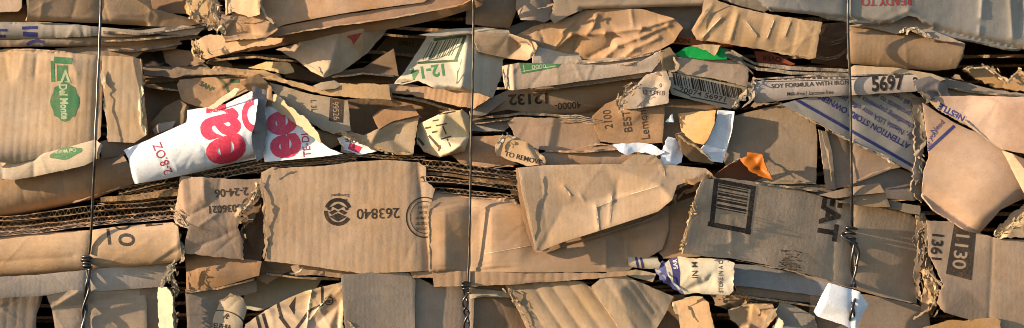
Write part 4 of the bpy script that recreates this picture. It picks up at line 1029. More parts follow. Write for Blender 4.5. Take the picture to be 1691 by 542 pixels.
txt(s, 'If you', 1537, 226, 9, 47, 'blue', 0, .95, 'blue_lettering')
txt(s, 'Need', 1548, 209, 9, 47, 'blue', .0, .95, 'blue_lettering')
txt(s, 'but', 1530, 240, 9, 47, 'blue', 0, .95, 'blue_lettering')
s = S('cardboard_scrap', 'pink tan flap along the right edge over the bulging panel', '1530,160 1600,158 1760,162 1760,272 1700,256 1655,247 1626,226 1590,203 1550,182 1538,170', d=52, gx=.06, gz=.06, col='c9a080', mat='smooth', cr=(3, .8), wob=2.5, rag=.4, tsoft=9, tin='1530,160,-14 1600,158,-10 1650,170,4 1760,165,4 1700,250,8 1640,236,6 1590,200,-2 1545,178,-10')
e_ = dec(s, [[(1534, 162), (1548, 166), (1596, 192), (1592, 206), (1560, 190), (1540, 176)]], 'pale', 'name_band', .3)
txt(s, 'NESTLÉ', 1571, 186, 10, 152, 'blue', .04, 1.0, 'blue_lettering', under=e_)
rib(s, [(1570, 192), (1600, 208), (1630, 230), (1656, 247)], 4, 54, 'd8b896', amp=2)
s = S('cardboard_scrap', 'bright narrow fold at the right edge beside the bulging panel', '1655,249 1672,254 1700,290 1740,340 1720,340 1690,318', d=62, gx=.25, col='d8b488', cr=(2, 1))
s = S('cardboard_scrap', 'torn lit corrugated end at the right edge under the bulging panel', '1640,388 1660,362 1690,336 1760,336 1760,400 1690,392 1668,394 1650,396', d=24, gx=.1, col='c3a480', facet=(14, 8), rag=2.5)
rib(s, [(1644, 390), (1664, 380), (1680, 366), (1690, 350)], 10, 34, 'd9bb86', amp=7)
shreds(s, [(1644, 392), (1664, 380), (1682, 366), (1692, 348)], 60, 36, 9, 'd4b684')
# orange scrap
s = S('orange_scrap', 'curled bright orange scrap with a shaded underside coloured dark brown, below the white board', '1221,263 1233,258 1234,252 1259,254 1263,272 1276,297 1254,291 1238,282 1228,271', d=30, gx=.2, col='a85e1e', mat='print', t=1.6, cat='paper', cr=(3, 1.2), rag=1.0, tin='1221,263,0 1234,254,2 1259,254,8 1250,272,4 1246,262,-2 1256,280,-1 1276,297,10 1238,282,8 1228,271,6')
S('underside', 'underside with shade put into its dark brown', '1178,290 1204,272 1222,263 1231,272 1242,285 1278,298 1228,300 1188,298', d=14, gx=-.25, gz=.5, col='8a5232', mat='print', t=1.6, parent=s, cr=(3, 1.5), rag=1.0)  # dark brown base colour stands in for shade on the left part
rib(s, [(1196, 277), (1210, 269), (1224, 262)], 5, 26, 'd8c2a4', amp=2)

# ================================================================== middle: number panel, big flap, stacks
G3 = 'corrugated board edges between white sack and number panel'
board('thin fluted board edge just above the large number panel, upper one', [(430, 268, 10), (500, 263, 12), (600, 257, 8), (702, 262, 4)], 6.5, back=120, group=G3)
board('thin fluted board edge just above the large number panel, lower one', [(430, 276, 14), (500, 270, 14), (590, 264, 10)], 6.5, back=120, group=G3)
board('dark fluted board edge under the grey split of the white sack', [(380, 287, 6), (432, 279, 6), (470, 275, 6)], 8, back=120, group=G3)
s = S('flattened_carton', 'large tan corrugated panel with recycling symbol and number 263840', '431,285 445,278 520,275 580,268 640,264 690,268 703,276 704,298 718,312 714,330 708,345 709,400 709,447 650,450 600,452 560,447 500,438 437,431 441,410 436,390 438,340 430,310', d=30, gx=.0, gz=-.03, col='c0996f', uvrot=0, ribs=(14.5, .28, 3), cr=(4, .8), wob=1.8, rag=.7,
      curl=[((690, 266), (709, 447), 26, -4)], fold=[((484, 322), (600, 338), -1.5, 5)])
e_ = dec(s, arc(558, 350, 23, 23, 200, 340, 6, 20) + arc(558, 350, 23, 23, 30, 185, 6, 20), 'black', 'recycling_ring')
dec(s, [[(558, 352), (572, 358), (558, 366), (544, 358)], [(543, 351), (552, 346), (557, 349), (548, 355)], [(573, 351), (564, 346), (559, 349), (568, 355)], [(548, 341), (558, 336), (568, 341), (558, 346)], [(539, 345), (548, 341), (545, 348)], [(577, 345), (568, 341), (571, 348)]], 'black', 'recycling_box', under=e_)
txt(s, 'Corrugated', 562, 323, 4.6, 180, 'black', .01, .95, 'symbol_lettering', under=e_)
txt(s, 'Recycles', 562, 331, 4.6, 180, 'black', .01, .95, 'symbol_lettering', under=e_)
txt(s, '263840', 624, 353, 17, 181.5, 'black', .005, .98, 'printed_number')
e_ = dec(s, arc(701, 359, 31, 34, 0, 360, 2, 36) + arc(701, 359, 24, 27, 0, 360, 1.2, 30), 'black', 'certificate_ring')
for i, tt in enumerate(('BOX CERTIFICATE', 'BURSTING TEST', 'MIN COMB WT', 'SIZE LIMIT', 'GROSS WT')):
    txt(s, tt, 700, 378 - 9 * i, 4.5, 181, 'grey', .01, .62 if i else .5, 'certificate_lettering', under=e_)
rib(s, [(432, 286), (431, 310), (437, 340), (435, 378), (441, 404), (436, 428)], 8, 33, 'c7a67e', amp=4, rag=2.5)
rib(s, [(709, 330), (706, 360), (709, 400), (707, 444)], 4, 31, 'd2b286', amp=2, rag=1.8)
rib(s, [(432, 290), (445, 280), (462, 278)], 6, 36, 'd0b084', amp=3)
s = S('cardboard_offcut', 'lit torn lip below the large number panel', '480,440 505,436 560,445 612,449 600,456 560,459 520,454 487,455', d=12, gz=.1, col='bf9870', rag=1.8, cr=(4, 1.5))
rib(s, [(484, 452), (494, 448), (502, 440)], 4, 22, 'e0c090', amp=2)
G4 = 'corrugated boards stacked on edge behind the middle wire'
board('top fluted board behind the middle wire, right of the number panel', [(690, 268, 26), (740, 272, 28), (800, 280, 28), (870, 289, 22)], 8.5, back=120, group=G4)
board('second fluted board from the top behind the middle wire', [(690, 276, 24), (740, 281, 27), (800, 289, 26), (870, 298, 20)], 7.5, back=120, group=G4)
board('solid brown board in the middle of the stack behind the middle wire', [(690, 285, 16), (740, 289, 20), (800, 297, 18), (870, 306, 12)], 6.5, back=120, group=G4, flat=True, col='9c7448')
board('fluted board with wide flutes in the lower stack behind the middle wire', [(694, 295, 28), (740, 298, 30), (800, 305, 30), (870, 313, 22)], 9, back=120, group=G4)
board('lowest fluted board above the shaped box behind the middle wire', [(712, 313, 20), (760, 317, 22), (800, 321, 22), (870, 327, 16)], 8.5, back=120, group=G4)
s = S('cardboard_scrap', 'crumpled lit brown ends of boards left of the big folded flap', '812,288 840,284 862,280 866,330 846,332 838,306 820,300', d=12, gx=.1, col='b9895a', facet=(12, 7), rag=2)
s = S('flattened_carton', 'wide brown box face with soft bulges behind the middle wire', '716,312 760,322 850,332 880,350 1000,360 1104,340 1104,382 1094,412 1044,442 1036,449 860,450 708,449 708,345', d=22, col='c49a70', mat='smooth', cr=(4, .5), wob=1.2, rag=.3, gx=.0, tsoft=8,
      tin='708,345,8 708,449,8 735,345,11 735,445,11 765,335,0 765,447,0 792,350,2 792,440,2 812,345,10 812,440,10 860,345,10 860,440,10 900,400,4 1000,440,6 1000,380,6 1036,400,-4 1040,440,-2 1100,380,2 1090,410,4', curl=[((716, 312), (880, 340), 14, -12)], fold=[((1001, 378), (1001, 440), 4, 2.5), ((1036, 372), (1036, 430), 4, 2.5), ((800, 418), (880, 404), 1.5, 3)])
dec(s, pline([(800, 419), (830, 414), (858, 409), (882, 404)], 1.2), 'worn', 'scratch')
S('lower_flap', None, '676,450 708,448 780,448 1000,451 1044,447 1034,456 1000,459 860,469 780,473 716,474 715,459 682,459', d=28, gx=.02, gz=.1, col='c49a70', parent=s, cr=(4, 1), rag=.9, ribs=(15, .5, 0))
big = S('cardboard_scrap', 'big folded cardboard flap with creased face sticking out right of the middle wire', '856,277 900,273 1000,271 1100,272 1165,278 1177,288 1150,296 1118,306 1110,330 1086,350 1000,378 930,400 892,415 884,412 873,370 862,320', d=52, gx=.03, gz=-.06, col='c3a07c', t=7, cr=(4, .6), wob=1.4, rag=.3, uvrot=0,
      fold=[((930, 308), (942, 322), 5, 3), ((958, 322), (964, 330), 4, 3), ((984, 340), (988, 378), 6, 3.5), ((1010, 322), (1006, 368), 5, 4), ((985, 342), (1012, 330), 5, 4), ((1012, 330), (1090, 306), 6, 5), ((1020, 300), (1018, 326), -4, 6), ((1092, 272), (1098, 290), 3, 4), ((890, 276), (906, 405), -1.5, 4)],
      tin='856,277,6 900,274,2 1000,272,0 1165,280,-16 1020,322,-4 1090,306,4 1110,330,14 1086,350,12 1000,376,8 892,414,6 884,412,8 930,340,0')
S('rear_ply', None, '852,278 862,277 880,350 893,408 960,396 1060,366 1092,350 1086,360 1000,388 930,408 896,420 880,414 866,370 856,322', d=40, gx=.0, col='b98d60', parent=big, t=5, rag=1, cr=(2, .6))
for a_, b_, w_ in (((984, 341), (988, 380), 2.4), ((1010, 324), (1007, 366), 1.6), ((985, 342), (1012, 331), 1.5), ((1040, 321), (1088, 307), 1.4), ((931, 309), (942, 323), 1.8), ((1093, 273), (1098, 290), 1.5)):
    dec(big, pline([a_, ((a_[0] + b_[0]) / 2 + 1.2, (a_[1] + b_[1]) / 2), b_], w_), 'worn', 'worn_crease')
rib(big, [(858, 282), (868, 330), (878, 378), (887, 412)], 4, 60, 'dcbf94', amp=1.5, rag=1.4)
rib(big, [(884, 416), (896, 416), (908, 411)], 5, 56, 'd8b894', amp=3)
rib(big, [(1172, 288), (1146, 298), (1120, 304), (1108, 318), (1112, 332)], 14, 48, 'bd8e5c', amp=9)
rib(big, [(1164, 296), (1150, 312), (1128, 316), (1120, 330)], 12, 34, 'a8784a', amp=9)
shreds(big, [(1172, 290), (1146, 300), (1116, 306), (1110, 332)], 70, 44, 9, 'b98c5c')
s = S('cardboard_scrap', 'dark brown torn wad between the big flap and the framed barcode panel', '1100,318 1140,296 1176,290 1180,302 1150,330 1132,352 1124,380 1102,384', d=8, col='8a5f3a', facet=(16, 10), rag=2)

# ================================================================== lower right
G5 = 'loose board pieces above the letters EAT'
s = S('cardboard_offcut', 'upper of two short brown board pieces crossing behind the right wire', '1352,322 1400,310 1452,302 1461,318 1420,322 1380,328', d=22, gz=-.2, gx=-.05, col='ad8d6a', cr=(2, .8))
s = S('cardboard_offcut', 'lower of two short brown board pieces crossing behind the right wire', '1380,334 1414,324 1462,318 1470,342 1440,342', d=16, gz=-.1, gx=-.1, col='ad8d6a', cr=(2, .8))
s = S('flattened_carton', 'thin dark sheets lying along the top of the framed barcode panel', '1176,290 1270,300 1350,306 1400,318 1520,340 1520,356 1400,330 1270,312 1180,304', d=0, gz=-.3, col='7c6a52', cr=(6, 2), rag=1)
rib(s, [(1256, 302), (1300, 300), (1344, 302)], 6, 8, '9c8a70', amp=4)
eat = S('flattened_carton', 'large dull carton panel with framed barcode and sideways letters EAT', '1160,297 1200,294 1270,304 1330,316 1365,328 1400,333 1450,339 1500,352 1522,368 1514,400 1518,450 1514,502 1460,492 1400,474 1330,453 1250,434 1205,427 1160,423 1127,419 1131,392 1141,352 1150,318', d=14, gx=-.22, gz=.0, col='ccaa86', mat='card', cr=(4, .7), wob=2, rag=.7, uvrot=10,
        fold=[((1208, 385), (1206, 424), 3, 3), ((1380, 330), (1372, 470), -2.5, 6)])
fr = [(1180, 298), (1248, 311), (1238, 386), (1171, 373)]
e_ = dec(eat, [line(fr[0], fr[1], 7), line((1244.5, 307), (1234.5, 387), 8), line((1240, 383), (1169, 369.5), 8), line((1183, 296), (1175, 374), 8)], 'black', 'barcode_frame')
dec(eat, bars((1187, 304), (-.11, .994), (.98, .19), 8, 42, 50, 3), 'black', 'printed_barcode', under=e_)
txt(eat, 'EAT', 1371, 359, 31, -99, 'black', .045, .98, 'printed_letters')
rs_ = random.Random(3)
dec(eat, [rect(rs_.gauss(1303, 9), rs_.gauss(438, 11), rs_.uniform(1.5, 9), rs_.uniform(.8, 2.0), -8 + rs_.uniform(-8, 8)) for i in range(110)], 'stain', 'rubbed_stain')
rib(eat, [(1144, 342), (1138, 366), (1132, 384), (1126, 414)], 8, 62, 'd6a768', amp=4)
shreds(eat, [(1146, 340), (1138, 366), (1132, 384), (1126, 414)], 60, 62, 4, 'd9ad72')
rib(eat, [(1516, 362), (1512, 392), (1518, 420), (1514, 452), (1520, 492)], 14, 6, '9c8160', amp=8, rag=3)
shreds(eat, [(1518, 362), (1514, 400), (1518, 450), (1518, 496)], 60, -26, 7, 'a0845f')
rib(eat, [(1214, 430), (1300, 446), (1400, 474), (1505, 500)], 4, 26, 'a5825c', amp=1.5, rag=1.2)
s = S('flattened_carton', 'brown panel left of the framed barcode panel, behind its torn edge', '1086,352 1112,336 1160,320 1156,424 1096,427 1082,410', d=22, gx=.05, col='b08a64', cr=(4, 1.5))
# seam right
s = S('cardboard_scrap', 'torn crumpled seam of card between the EAT panel and the dark number box', '1510,346 1526,352 1536,372 1531,410 1540,440 1550,470 1550,500 1540,520 1520,510 1526,470 1516,430 1518,390', d=0, gx=-.1, col='a98a64', facet=(60, 8), rag=1.6, res=2)
rib(s, [(1526, 446), (1540, 458), (1548, 476), (1556, 498)], 13, 20, 'd3ad74', amp=9)
rib(s, [(1536, 452), (1548, 464), (1560, 480), (1566, 488)], 9, 26, 'd9b681', amp=6)
rib(s, [(1528, 470), (1538, 490), (1546, 506)], 10, 14, 'b9945f', amp=8)
shreds(s, [(1514, 350), (1528, 380), (1524, 420), (1530, 450)], 90, 6, 8, 'a88a64')
shreds(s, [(1528, 448), (1544, 464), (1554, 484), (1548, 510)], 80, 20, 11, 'd0aa72')
rib(s, [(1532, 370), (1528, 395), (1534, 425)], 8, 16, '8d7558', amp=6)
rib(s, [(1508, 528), (1522, 520), (1530, 512)], 10, 24, 'd8b890', amp=6)
s = S('flattened_carton', 'grey tan panel with sideways numbers 1361 and 1130, lower right corner', '1530,364 1580,366 1612,384 1650,394 1760,402 1760,580 1640,580 1600,528 1560,516 1546,500 1558,470 1544,440 1534,420', d=18, gx=-.03, gz=.02, col='b8987a', cr=(3, .7), wob=1.6, rag=.8, fold=[((1640, 390), (1633, 530), -3, 4)],
      tin='1534,364,-4 1650,394,-8 1760,402,-12 1640,530,2 1560,516,14 1548,450,4 1760,570,-6 1600,480,2')
txt(s, '1361', 1547, 408, 18, -96, 'black', .025, 1.0, 'printed_number')
e_ = dec(s, [[(1577, 362), (1612, 380), (1604, 463), (1562, 452)]], 'grey', 'number_label', .3)
txt(s, '1130', 1587, 416, 22, -97, 'pale', .015, 1.0, 'label_digits', under=e_)
s = S('cardboard_offcut', 'lit brown strip along the bottom under the sideways numbers', '1524,540 1560,530 1600,528 1642,524 1652,530 1650,580 1524,580', d=26, gx=.05, gz=-.1, col='b5884f', cr=(3, 1.5), rag=1.5)
s = S('flattened_carton', 'plain dull brown panel in the bottom right under the EAT panel', '1340,486 1430,486 1516,504 1534,514 1540,580 1330,580', d=-4, gx=-.08, col='a38a72', cr=(2, .8))
s = S('cardboard_offcut', 'strip coloured bluish grey for shade under the left part of the EAT panel', '1206,436 1250,438 1320,452 1374,466 1360,490 1300,482 1240,474 1210,472', d=8, gx=-.1, gz=-.05, col='a7a09c', mat='smooth', cr=(3, .8))  # the bluish tone of shade is put into the base colour
s = S('cardboard_offcut', 'thin brown sheet under the bluish grey strip', '1212,470 1270,478 1360,490 1352,502 1280,494 1220,486', d=2, gx=-.05, col='9c8164', cr=(3, 1), rag=1.2)
s = S('flattened_carton', 'dull brown panel under the bluish grey strip beside the white paper', '1206,480 1300,492 1362,500 1352,540 1300,540 1210,530', d=-20, gx=-.05, col='8b725a', cr=(4, 1))
wp = S('white_paper', 'folded white paper piece behind the twisted tail of the right wire', '1368,467 1390,473 1420,482 1434,503 1420,530 1412,546 1390,536 1350,523 1344,515 1353,495', d=34, gx=-.02, col='f2f2f4', mat='paper', t=1, cat='paper', cr=(2, .8), wob=1, rag=.5, tin='1368,467,0 1420,482,0 1434,503,-4 1412,546,4 1350,522,2 1353,496,0 1362,500,10 1415,516,8')
# milk bag
bag = S('printed_bag', 'crumpled cream bag lettered SAR and IN M with a dark blue end', '1098,436 1106,428 1120,424 1200,429 1213,435 1211,480 1205,487 1150,485 1130,486 1118,472 1104,458', d=38, gx=.05, col='d8c6a4', mat='paper', t=1.2, cat='bag', cyl=[((1100, 456), (1212, 458), 36, 16)], facet=(16, 4), cr=(6, 1.5), rag=1.2)
e_ = dec(bag, [[(1104, 428), (1118, 424), (1123, 450), (1122, 482), (1112, 466), (1110, 446)]], 'blue', 'blue_end')
txt(bag, 'SAR', 1115, 436, 7, 98, 'white', .02, .95, 'white_lettering', under=e_)
txt(bag, 'IN M', 1147, 446, 9.5, 92, 'grey', .01, 1.0, 'bag_lettering')
txt(bag, 'STORE IN A C', 1190, 457, 7, 90, 'grey', .01, .85, 'bag_lettering')
rib(bag, [(1200, 430), (1211, 440), (1210, 462), (1206, 484)], 5, 40, 'd9bd96', amp=3)
s = S('foil_scrap', 'crumpled blue and white foil left of the cream bag', '1078,440 1096,430 1112,440 1118,470 1134,488 1112,478 1090,462', d=26, col='55588a', mat='paper', t=1, cat='foil', facet=(18, 8), rag=2)
rib(s, [(1100, 448), (1108, 462), (1124, 480)], 8, 40, 'd8d4d6', amp=6, name='white_foil_fold', mat='paper')
rib(s, [(1082, 444), (1094, 452), (1100, 462)], 7, 34, 'c6c4cc', amp=5, name='white_foil_fold', mat='paper')
s = S('paper_roll', 'small cream paper roll with blue stripes under the brown box face', '1036,424 1085,424 1091,436 1088,444 1060,444 1038,440', d=22, col='cbb896', mat='paper', t=1.2, cat='paper', cyl=[((1036, 432), (1090, 436), 12, 12)], cr=(3, 1), rag=.8)
dec(s, [line((1050, 424), (1054, 442), 4), line((1058, 424), (1062, 443), 4)], 'blue', 'blue_stripe')
s = S('cardboard_scrap', 'flat tan strip below the small cream roll', '1024,449 1050,445 1084,452 1078,466 1045,458', d=20, gz=-.1, col='b89c7a', t=3)
# bottom centre
s = S('flattened_carton', 'tan panel with bold slanting flutes at bottom centre', '834,471 870,466 935,463 962,465 988,482 1032,545 1062,580 890,580 868,540 850,502', d=24, gx=.05, gz=-.06, col='c2a078', ribs=(25, 2.3, -35), cr=(2, .6), wob=1.5, rag=.8, uvrot=-35)
rib(s, [(840, 478), (856, 504), (872, 530), (886, 560)], 9, 24, 'c9a67c', amp=5)
shreds(s, [(838, 474), (856, 504), (872, 530), (886, 560)], 60, 24, 5, 'c9a87c', (3, 9))
s = S('flattened_carton', 'second slanting fluted panel overlapping the first at bottom centre', '976,473 1004,449 1032,455 1112,490 1102,512 1064,580 1048,580', d=30, gx=-.02, gz=-.05, col='b89a78', cr=(2, .6), wob=1.5, rag=.8, tin='976,473,4 1004,449,0 1050,460,-4 1112,490,-14 1085,520,-8 1060,575,0 1020,480,6', ribs=(24, 1.1, -35), fold=[((1038, 458), (1080, 516), -4, 2.5)])
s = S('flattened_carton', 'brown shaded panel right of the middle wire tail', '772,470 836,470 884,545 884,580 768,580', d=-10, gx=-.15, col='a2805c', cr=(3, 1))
s = S('cardboard_offcut', 'pale thin strip right of the middle wire knot', '776,476 800,478 842,482 846,492 800,490 776,494', d=6, gx=-.05, gz=-.2, col='b8a48c', t=2.5, cr=(2, 1))
s = S('flattened_carton', 'grey flat panel left of the middle wire tail, with a cut top corner', '563,455 640,447 675,451 686,463 684,580 572,580 566,500', d=32, gx=-.13, gz=.0, col='b89e82', cr=(3, .7), wob=1.6, rag=.5, uvrot=0)
rib(s, [(566, 530), (578, 534), (588, 546)], 7, 38, 'd2b284', amp=4)
s = S('flattened_carton', 'plain grey brown panel directly behind the middle wire tail', '680,452 716,472 784,468 780,580 682,580', d=10, gx=-.12, col='ae9072', cr=(3, .7), wob=1.6, uvrot=0)
s = S('cardboard_scrap', 'small yellowish scrap in the dark gap above the fluted panels', '966,456 982,451 990,454 986,459 970,460', d=0, gx=.2, col='cdb274', facet=(6, 4), rag=1)
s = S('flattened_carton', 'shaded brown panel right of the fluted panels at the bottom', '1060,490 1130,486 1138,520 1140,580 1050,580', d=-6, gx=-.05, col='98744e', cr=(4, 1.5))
s = S('cardboard_scrap', 'sunlit tan flap below the cream bag at the bottom', '1110,499 1140,492 1160,489 1170,500 1188,580 1127,580 1121,521', d=26, gx=.15, col='c99c68', cr=(3, 1), rag=1)
rib(s, [(1112, 500), (1136, 494), (1158, 490)], 6, 34, 'dcc090', amp=3)
rib(s, [(1110, 500), (1118, 516), (1128, 526)], 8, 34, 'dcc090', amp=4)
s = S('cardboard_scrap', 'sunlit crumpled lump at the bottom right of the cream bag', '1202,511 1240,500 1276,502 1283,520 1262,548 1222,540 1205,527', d=20, gx=.12, gz=-.05, col='c69c6c', facet=(10, 8), rag=1.6)
rib(s, [(1206, 512), (1240, 502), (1270, 504)], 6, 30, 'd9b88a', amp=4)
rib(s, [(1256, 546), (1268, 528), (1284, 508)], 8, 30, 'd9b88a', amp=5)
s = S('cardboard_scrap', 'torn brown crumbs between the cream bag and the crumpled lump', '1176,488 1204,486 1220,476 1246,488 1230,502 1200,510 1180,504', d=0, col='a2805a', facet=(16, 10), rag=3)
shreds(s, [(1180, 492), (1210, 490), (1240, 490)], 50, 8, 9, 'b08e66')
s = S('cardboard_scrap', 'grey stained flap pointing up left of the white paper', '1280,512 1290,497 1318,508 1345,522 1360,580 1286,580', d=14, gx=-.06, col='a3927e', cr=(3, 1), rag=1)
s = S('cardboard_scrap', 'bright torn edge at the bottom left of the grey stained flap', '1276,540 1286,524 1294,530 1292,580 1274,580', d=28, gx=.3, col='dcc29a', facet=(6, 4), rag=1.5)
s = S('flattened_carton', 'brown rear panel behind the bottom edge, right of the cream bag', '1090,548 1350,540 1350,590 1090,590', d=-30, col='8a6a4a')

# thin sheets pressed between the others, seen on their front edges
G6 = 'thin pressed sheet edges between the larger pieces'
for lab, pth, th, cl in (
    ('thin bowed sheet edge right of the left wire under the dull top panel', [(170, 54, 14), (240, 56, 10), (300, 47, 4), (340, 42, 0)], 3.2, 'b3977a'),
    ('lower thin bowed sheet edge right of the left wire near the top', [(168, 68, 10), (230, 66, 8), (290, 60, 2), (328, 55, -4)], 3.0, 'a98d70'),
    ('thin sheet edge just above the emblem panel right of the left wire', [(176, 82, 14), (220, 84, 6), (262, 78, -6), (300, 72, -10)], 3.4, 'a98d70'),
    ('thin tan sheet edge in the black gap below the torn light end', [(352, 100, -14), (420, 94, -8), (500, 102, -16)], 3.2, 'b08d66'),
    ('thin pale sheet edge in the dark gap below the triangular flap', [(548, 128, -10), (600, 121, -6), (650, 126, -8)], 3.0, 'c2ab8a'),
    ('thin brown sheet edge under the orange brown fluted strip', [(640, 158, 2), (700, 168, 6), (770, 188, 6)], 3.6, 'b08d66'),
    ('thin brown sheet edge running under the 40000-12132 panel', [(784, 196, -2), (860, 188, 2), (930, 192, 0), (990, 198, -6)], 3.4, 'a68765'),
    ('second thin sheet edge under the 40000-12132 panel', [(784, 204, -10), (850, 196, -4), (920, 200, -6)], 3.0, 'b3977a'),
    ('thin curved sheet edge above the lower fold of the pale strip', [(946, 106, 34), (1030, 99, 36), (1074, 90, 34), (1092, 80, 26)], 3.0, 'c2a888'),
    ('lower thin curved sheet edge above the pale strip', [(970, 112, 36), (1040, 106, 40), (1080, 96, 36), (1094, 88, 28)], 2.6, 'b79a7c'),
    ('thin sheet edge under the pale strip left of the torn stamped label', [(880, 150, 22), (960, 141, 24), (1040, 130, 22), (1090, 118, 18)], 3.0, 'a98d72'),
    ('thin grey sheet edge right of the green scrap', [(1196, 92, 20), (1226, 106, 22), (1244, 122, 22)], 3.2, '9b8a76'),
    ('thin sheet edge along the top of the long lettered strip', [(1244, 131, 34), (1330, 126, 36), (1420, 125, 36), (1500, 121, 30)], 2.6, 'a3907a'),
    ('thin sheet edge right of the crushed mauve end', [(1540, 140, 22), (1600, 150, 24), (1660, 157, 20), (1740, 160, 12)], 3.4, 'a89074'),
    ('thin sheet edge over the framed barcode', [(1182, 297, 30), (1230, 300, 30), (1300, 309, 24), (1352, 316, 16)], 3.0, 'a89074'),
    ('thin sheet edge at the top right of the EAT panel', [(1436, 338, 4), (1480, 343, 0), (1520, 356, -8)], 3.4, 'a08468'),
    ('thin sheet edge above the wide brown box face', [(712, 318, 16), (780, 327, 20), (850, 334, 16)], 3.0, 'b98f64'),
    ('thin sheet edge in the hollow under the large number panel', [(440, 452, -6), (490, 458, 0), (560, 462, -4)], 3.4, 'b08d66'),
    ('thin sheet edge low in the gap right of the emblem panel', [(238, 142, -14), (270, 146, -12), (300, 150, -10)], 3.2, 'a98660'),
    ('thin brown sheet edge under the lemon carton', [(900, 250, 20), (960, 251, 24), (1020, 246, 24)], 3.0, 'bf966c'),
    ('thin sheet edge under the lit brown box side at lower left', [(306, 482, 4), (360, 477, 6), (420, 462, 2)], 3.2, 'b08d66'),
    ('thin brown sheet edge left of the white paper at the bottom', [(1212, 488, 12), (1280, 497, 14), (1350, 506, 12)], 3.2, 'a98a68'),
):
    board(lab, pth, th, back=110, col=cl, group=G6, name='pressed_sheet', flat=True, jag=2.5)

# ================================================================== baling wires
def mk_wire():
    m = bpy.data.materials.new('annealed_wire')
    nt, N, L, B = nodes_of(m)
    geo = N.new('ShaderNodeNewGeometry')
    n = N.new('ShaderNodeTexNoise'); n.inputs['Scale'].default_value = 60; n.inputs['Detail'].default_value = 4
    L.new(geo.outputs['Position'], n.inputs['Vector'])
    r = N.new('ShaderNodeValToRGB'); L.new(n.outputs['Fac'], r.inputs[0])
    r.color_ramp.elements[0].position = .35; r.color_ramp.elements[0].color = (.04, .038, .038, 1)
    r.color_ramp.elements[1].position = .7; r.color_ramp.elements[1].color = (.15, .14, .135, 1)
    L.new(r.outputs[0], B.inputs['Base Color'])
    B.inputs['Metallic'].default_value = .75; B.inputs['Roughness'].default_value = .30
    return m
WIRE = mk_wire()

def smooth_path(pts, n=8):
    out = []
    p = [np.array(q, float) for q in pts]
    p = [2 * p[0] - p[1]] + p + [2 * p[-1] - p[-2]]
    for i in range(1, len(p) - 2):
        for j in range(n):
            t = j / n
            out.append(.5 * ((2 * p[i]) + (-p[i - 1] + p[i + 1]) * t + (2 * p[i - 1] - 5 * p[i] + 4 * p[i + 1] - p[i + 2]) * t * t + (-p[i - 1] + 3 * p[i] - 3 * p[i + 1] + p[i + 2]) * t ** 3))
    out.append(p[-2])
    return np.array(out)

def surf(u, v):
    q = np.full(u.shape, -60.0)
    for s_ in ALL:
        lo = s_.b.min(0); hi = s_.b.max(0)
        m = (u > lo[0]) & (u < hi[0]) & (v > lo[1]) & (v < hi[1])
        if not m.any(): continue
        k = inside(u[m], v[m], s_.b)
        w = q[m]; w[k] = np.maximum(w[k], s_.f(u[m], v[m])[k]); q[m] = w
    return q

def taut(pts, clear=3.0):
    """a wire pulled tight over what it crosses: the upper hull of the surface along its line"""
    vv_ = np.arange(pts[0][1], pts[-1][1] + 1, 6.0)
    uu = np.interp(vv_, [p[1] for p in pts], [p[0] for p in pts])
    g = np.maximum.reduce([surf(uu + k, vv_) for k in (-2.5, 0.0, 2.5)]) + clear
    hull = []
    for i in range(len(vv_)):
        while len(hull) >= 2 and (g[hull[-1]] - g[hull[-2]]) * (vv_[i] - vv_[hull[-2]]) <= (g[i] - g[hull[-2]]) * (vv_[hull[-1]] - vv_[hull[-2]]): hull.pop()
        hull.append(i)
    dd = np.interp(vv_, vv_[hull], g[hull])
    uu = uu + 1.1 * vnoise(vv_, vv_ * 0, 80, int(pts[0][0])) + 0.5 * vnoise(vv_, vv_ * 0, 26, int(pts[0][0]) + 1)
    return [(a, b, c) for a, b, c in zip(uu, vv_, dd)]

def wpts(pts, n=8):
    q = smooth_path(pts, n)
    return P(q[:, 0], q[:, 1], q[:, 2])

def twist(path, r, turns, ph):
    q = smooth_path(path, 30)
    t = np.linspace(0, 1, len(q))
    a = 2 * math.pi * turns * t + ph
    return P(q[:, 0] + r * np.cos(a), q[:, 1], q[:, 2] + r * np.sin(a))

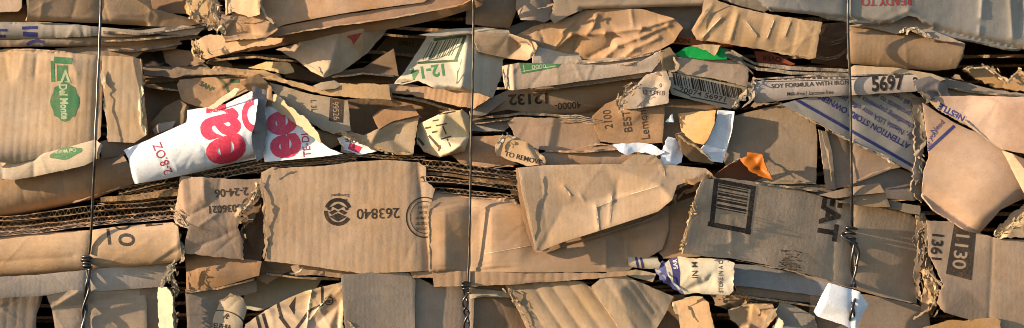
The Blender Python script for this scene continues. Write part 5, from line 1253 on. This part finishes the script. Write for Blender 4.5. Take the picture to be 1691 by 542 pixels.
def wire(label, straight, knot_c, knot_r, tail, rad=2.1, turns=4, twr=3.4, knot_n=4):
    root = bpy.data.objects.new('baling_wire', None); COL.objects.link(root)
    straight = taut(straight)
    ke = straight[-1][2]
    gt = surf(np.array([p[0] for p in tail], float), np.array([p[1] for p in tail], float)) + 6.0
    tail = [(p[0], p[1], max(float(gg), ke - 8)) for p, gg in zip(tail, gt)]
    knot_c = (knot_c[0], knot_c[1], ke + 1.0)
    p0 = wpts(tail)[-1]
    root.location = Vector(p0); root['_w'] = tuple(float(x) for x in p0)
    tag(root, label, 'wire', 'black wires tying the bale')
    tube('straight_wire', wpts(straight, 2), rad * .001, WIRE, root)
    kx, ky, kd = knot_c
    a = np.linspace(0, 2 * math.pi * knot_n, 30 * knot_n)
    rr = knot_r * (1 + .25 * np.sin(a * .7 + 1))
    ku = kx + rr * np.cos(a); kv = ky + (a / a[-1] - .5) * knot_r * 3.0 + .35 * knot_r * np.cos(a * 1.0 + .6); kdd = kd + .75 * rr * np.sin(a)
    tube('knot', P(ku, kv, kdd), rad * .00095, WIRE, root)
    tube('twisted_strand', twist(tail, twr, turns, 0), rad * .001, WIRE, root)
    tube('twisted_strand', twist(tail, twr, turns, math.pi), rad * .001, WIRE, root)
    root['_k'] = ke
    return root
w1 = wire('left black wire with a coiled knot low on the bale', [(170, -60, 62), (167, 0, 62), (165, 60, 60), (164, 92, 50), (161, 160, 56), (158, 225, 62), (157, 270, 66), (154, 310, 56), (152, 370, 48), (150, 402, 46), (147, 425, 46)], (143, 434, 46), 6.5,
     [(146, 440, 44), (145, 470, 44), (141, 500, 42), (138, 530, 40), (136, 560, 40)], 2.3, 1.6, 2.9)
w2 = wire('middle grey wire with a twisted chain-like tail at the bottom', [(784, -60, 62), (782, 0, 60), (781, 60, 54), (780, 120, 52), (779, 180, 50), (778, 240, 44), (776, 300, 40), (775, 360, 42), (774, 420, 44), (773, 468, 44)], (769, 474, 42), 5.5,
     [(770, 480, 40), (768, 505, 40), (771, 525, 40), (768, 560, 40)], 1.9, 1.9, 4.0, 3)
w3 = wire('right wire with a thick looped knot halfway down the EAT panel', [(1400, -60, 66), (1400, 0, 64), (1401, 60, 62), (1402, 120, 62), (1404, 160, 58), (1406, 220, 54), (1405, 260, 50), (1406, 320, 46), (1407, 380, 44)], (1405, 388, 44), 8.0,
     [(1406, 394, 44), (1410, 430, 46), (1409, 470, 50), (1408, 510, 54), (1406, 560, 52)], 2.3, 1.7, 4.4, 3)
tube('knot_loop', wpts([(a, b, c - 44 + w3['_k']) for a, b, c in ((1396, 384, 46), (1390, 388, 50), (1398, 396, 54), (1410, 402, 54), (1418, 416, 50), (1414, 440, 50))]), .0023, WIRE, w3)

for o in bpy.data.objects:
    for q in ('_w', '_k'):
        if q in o: del o[q]
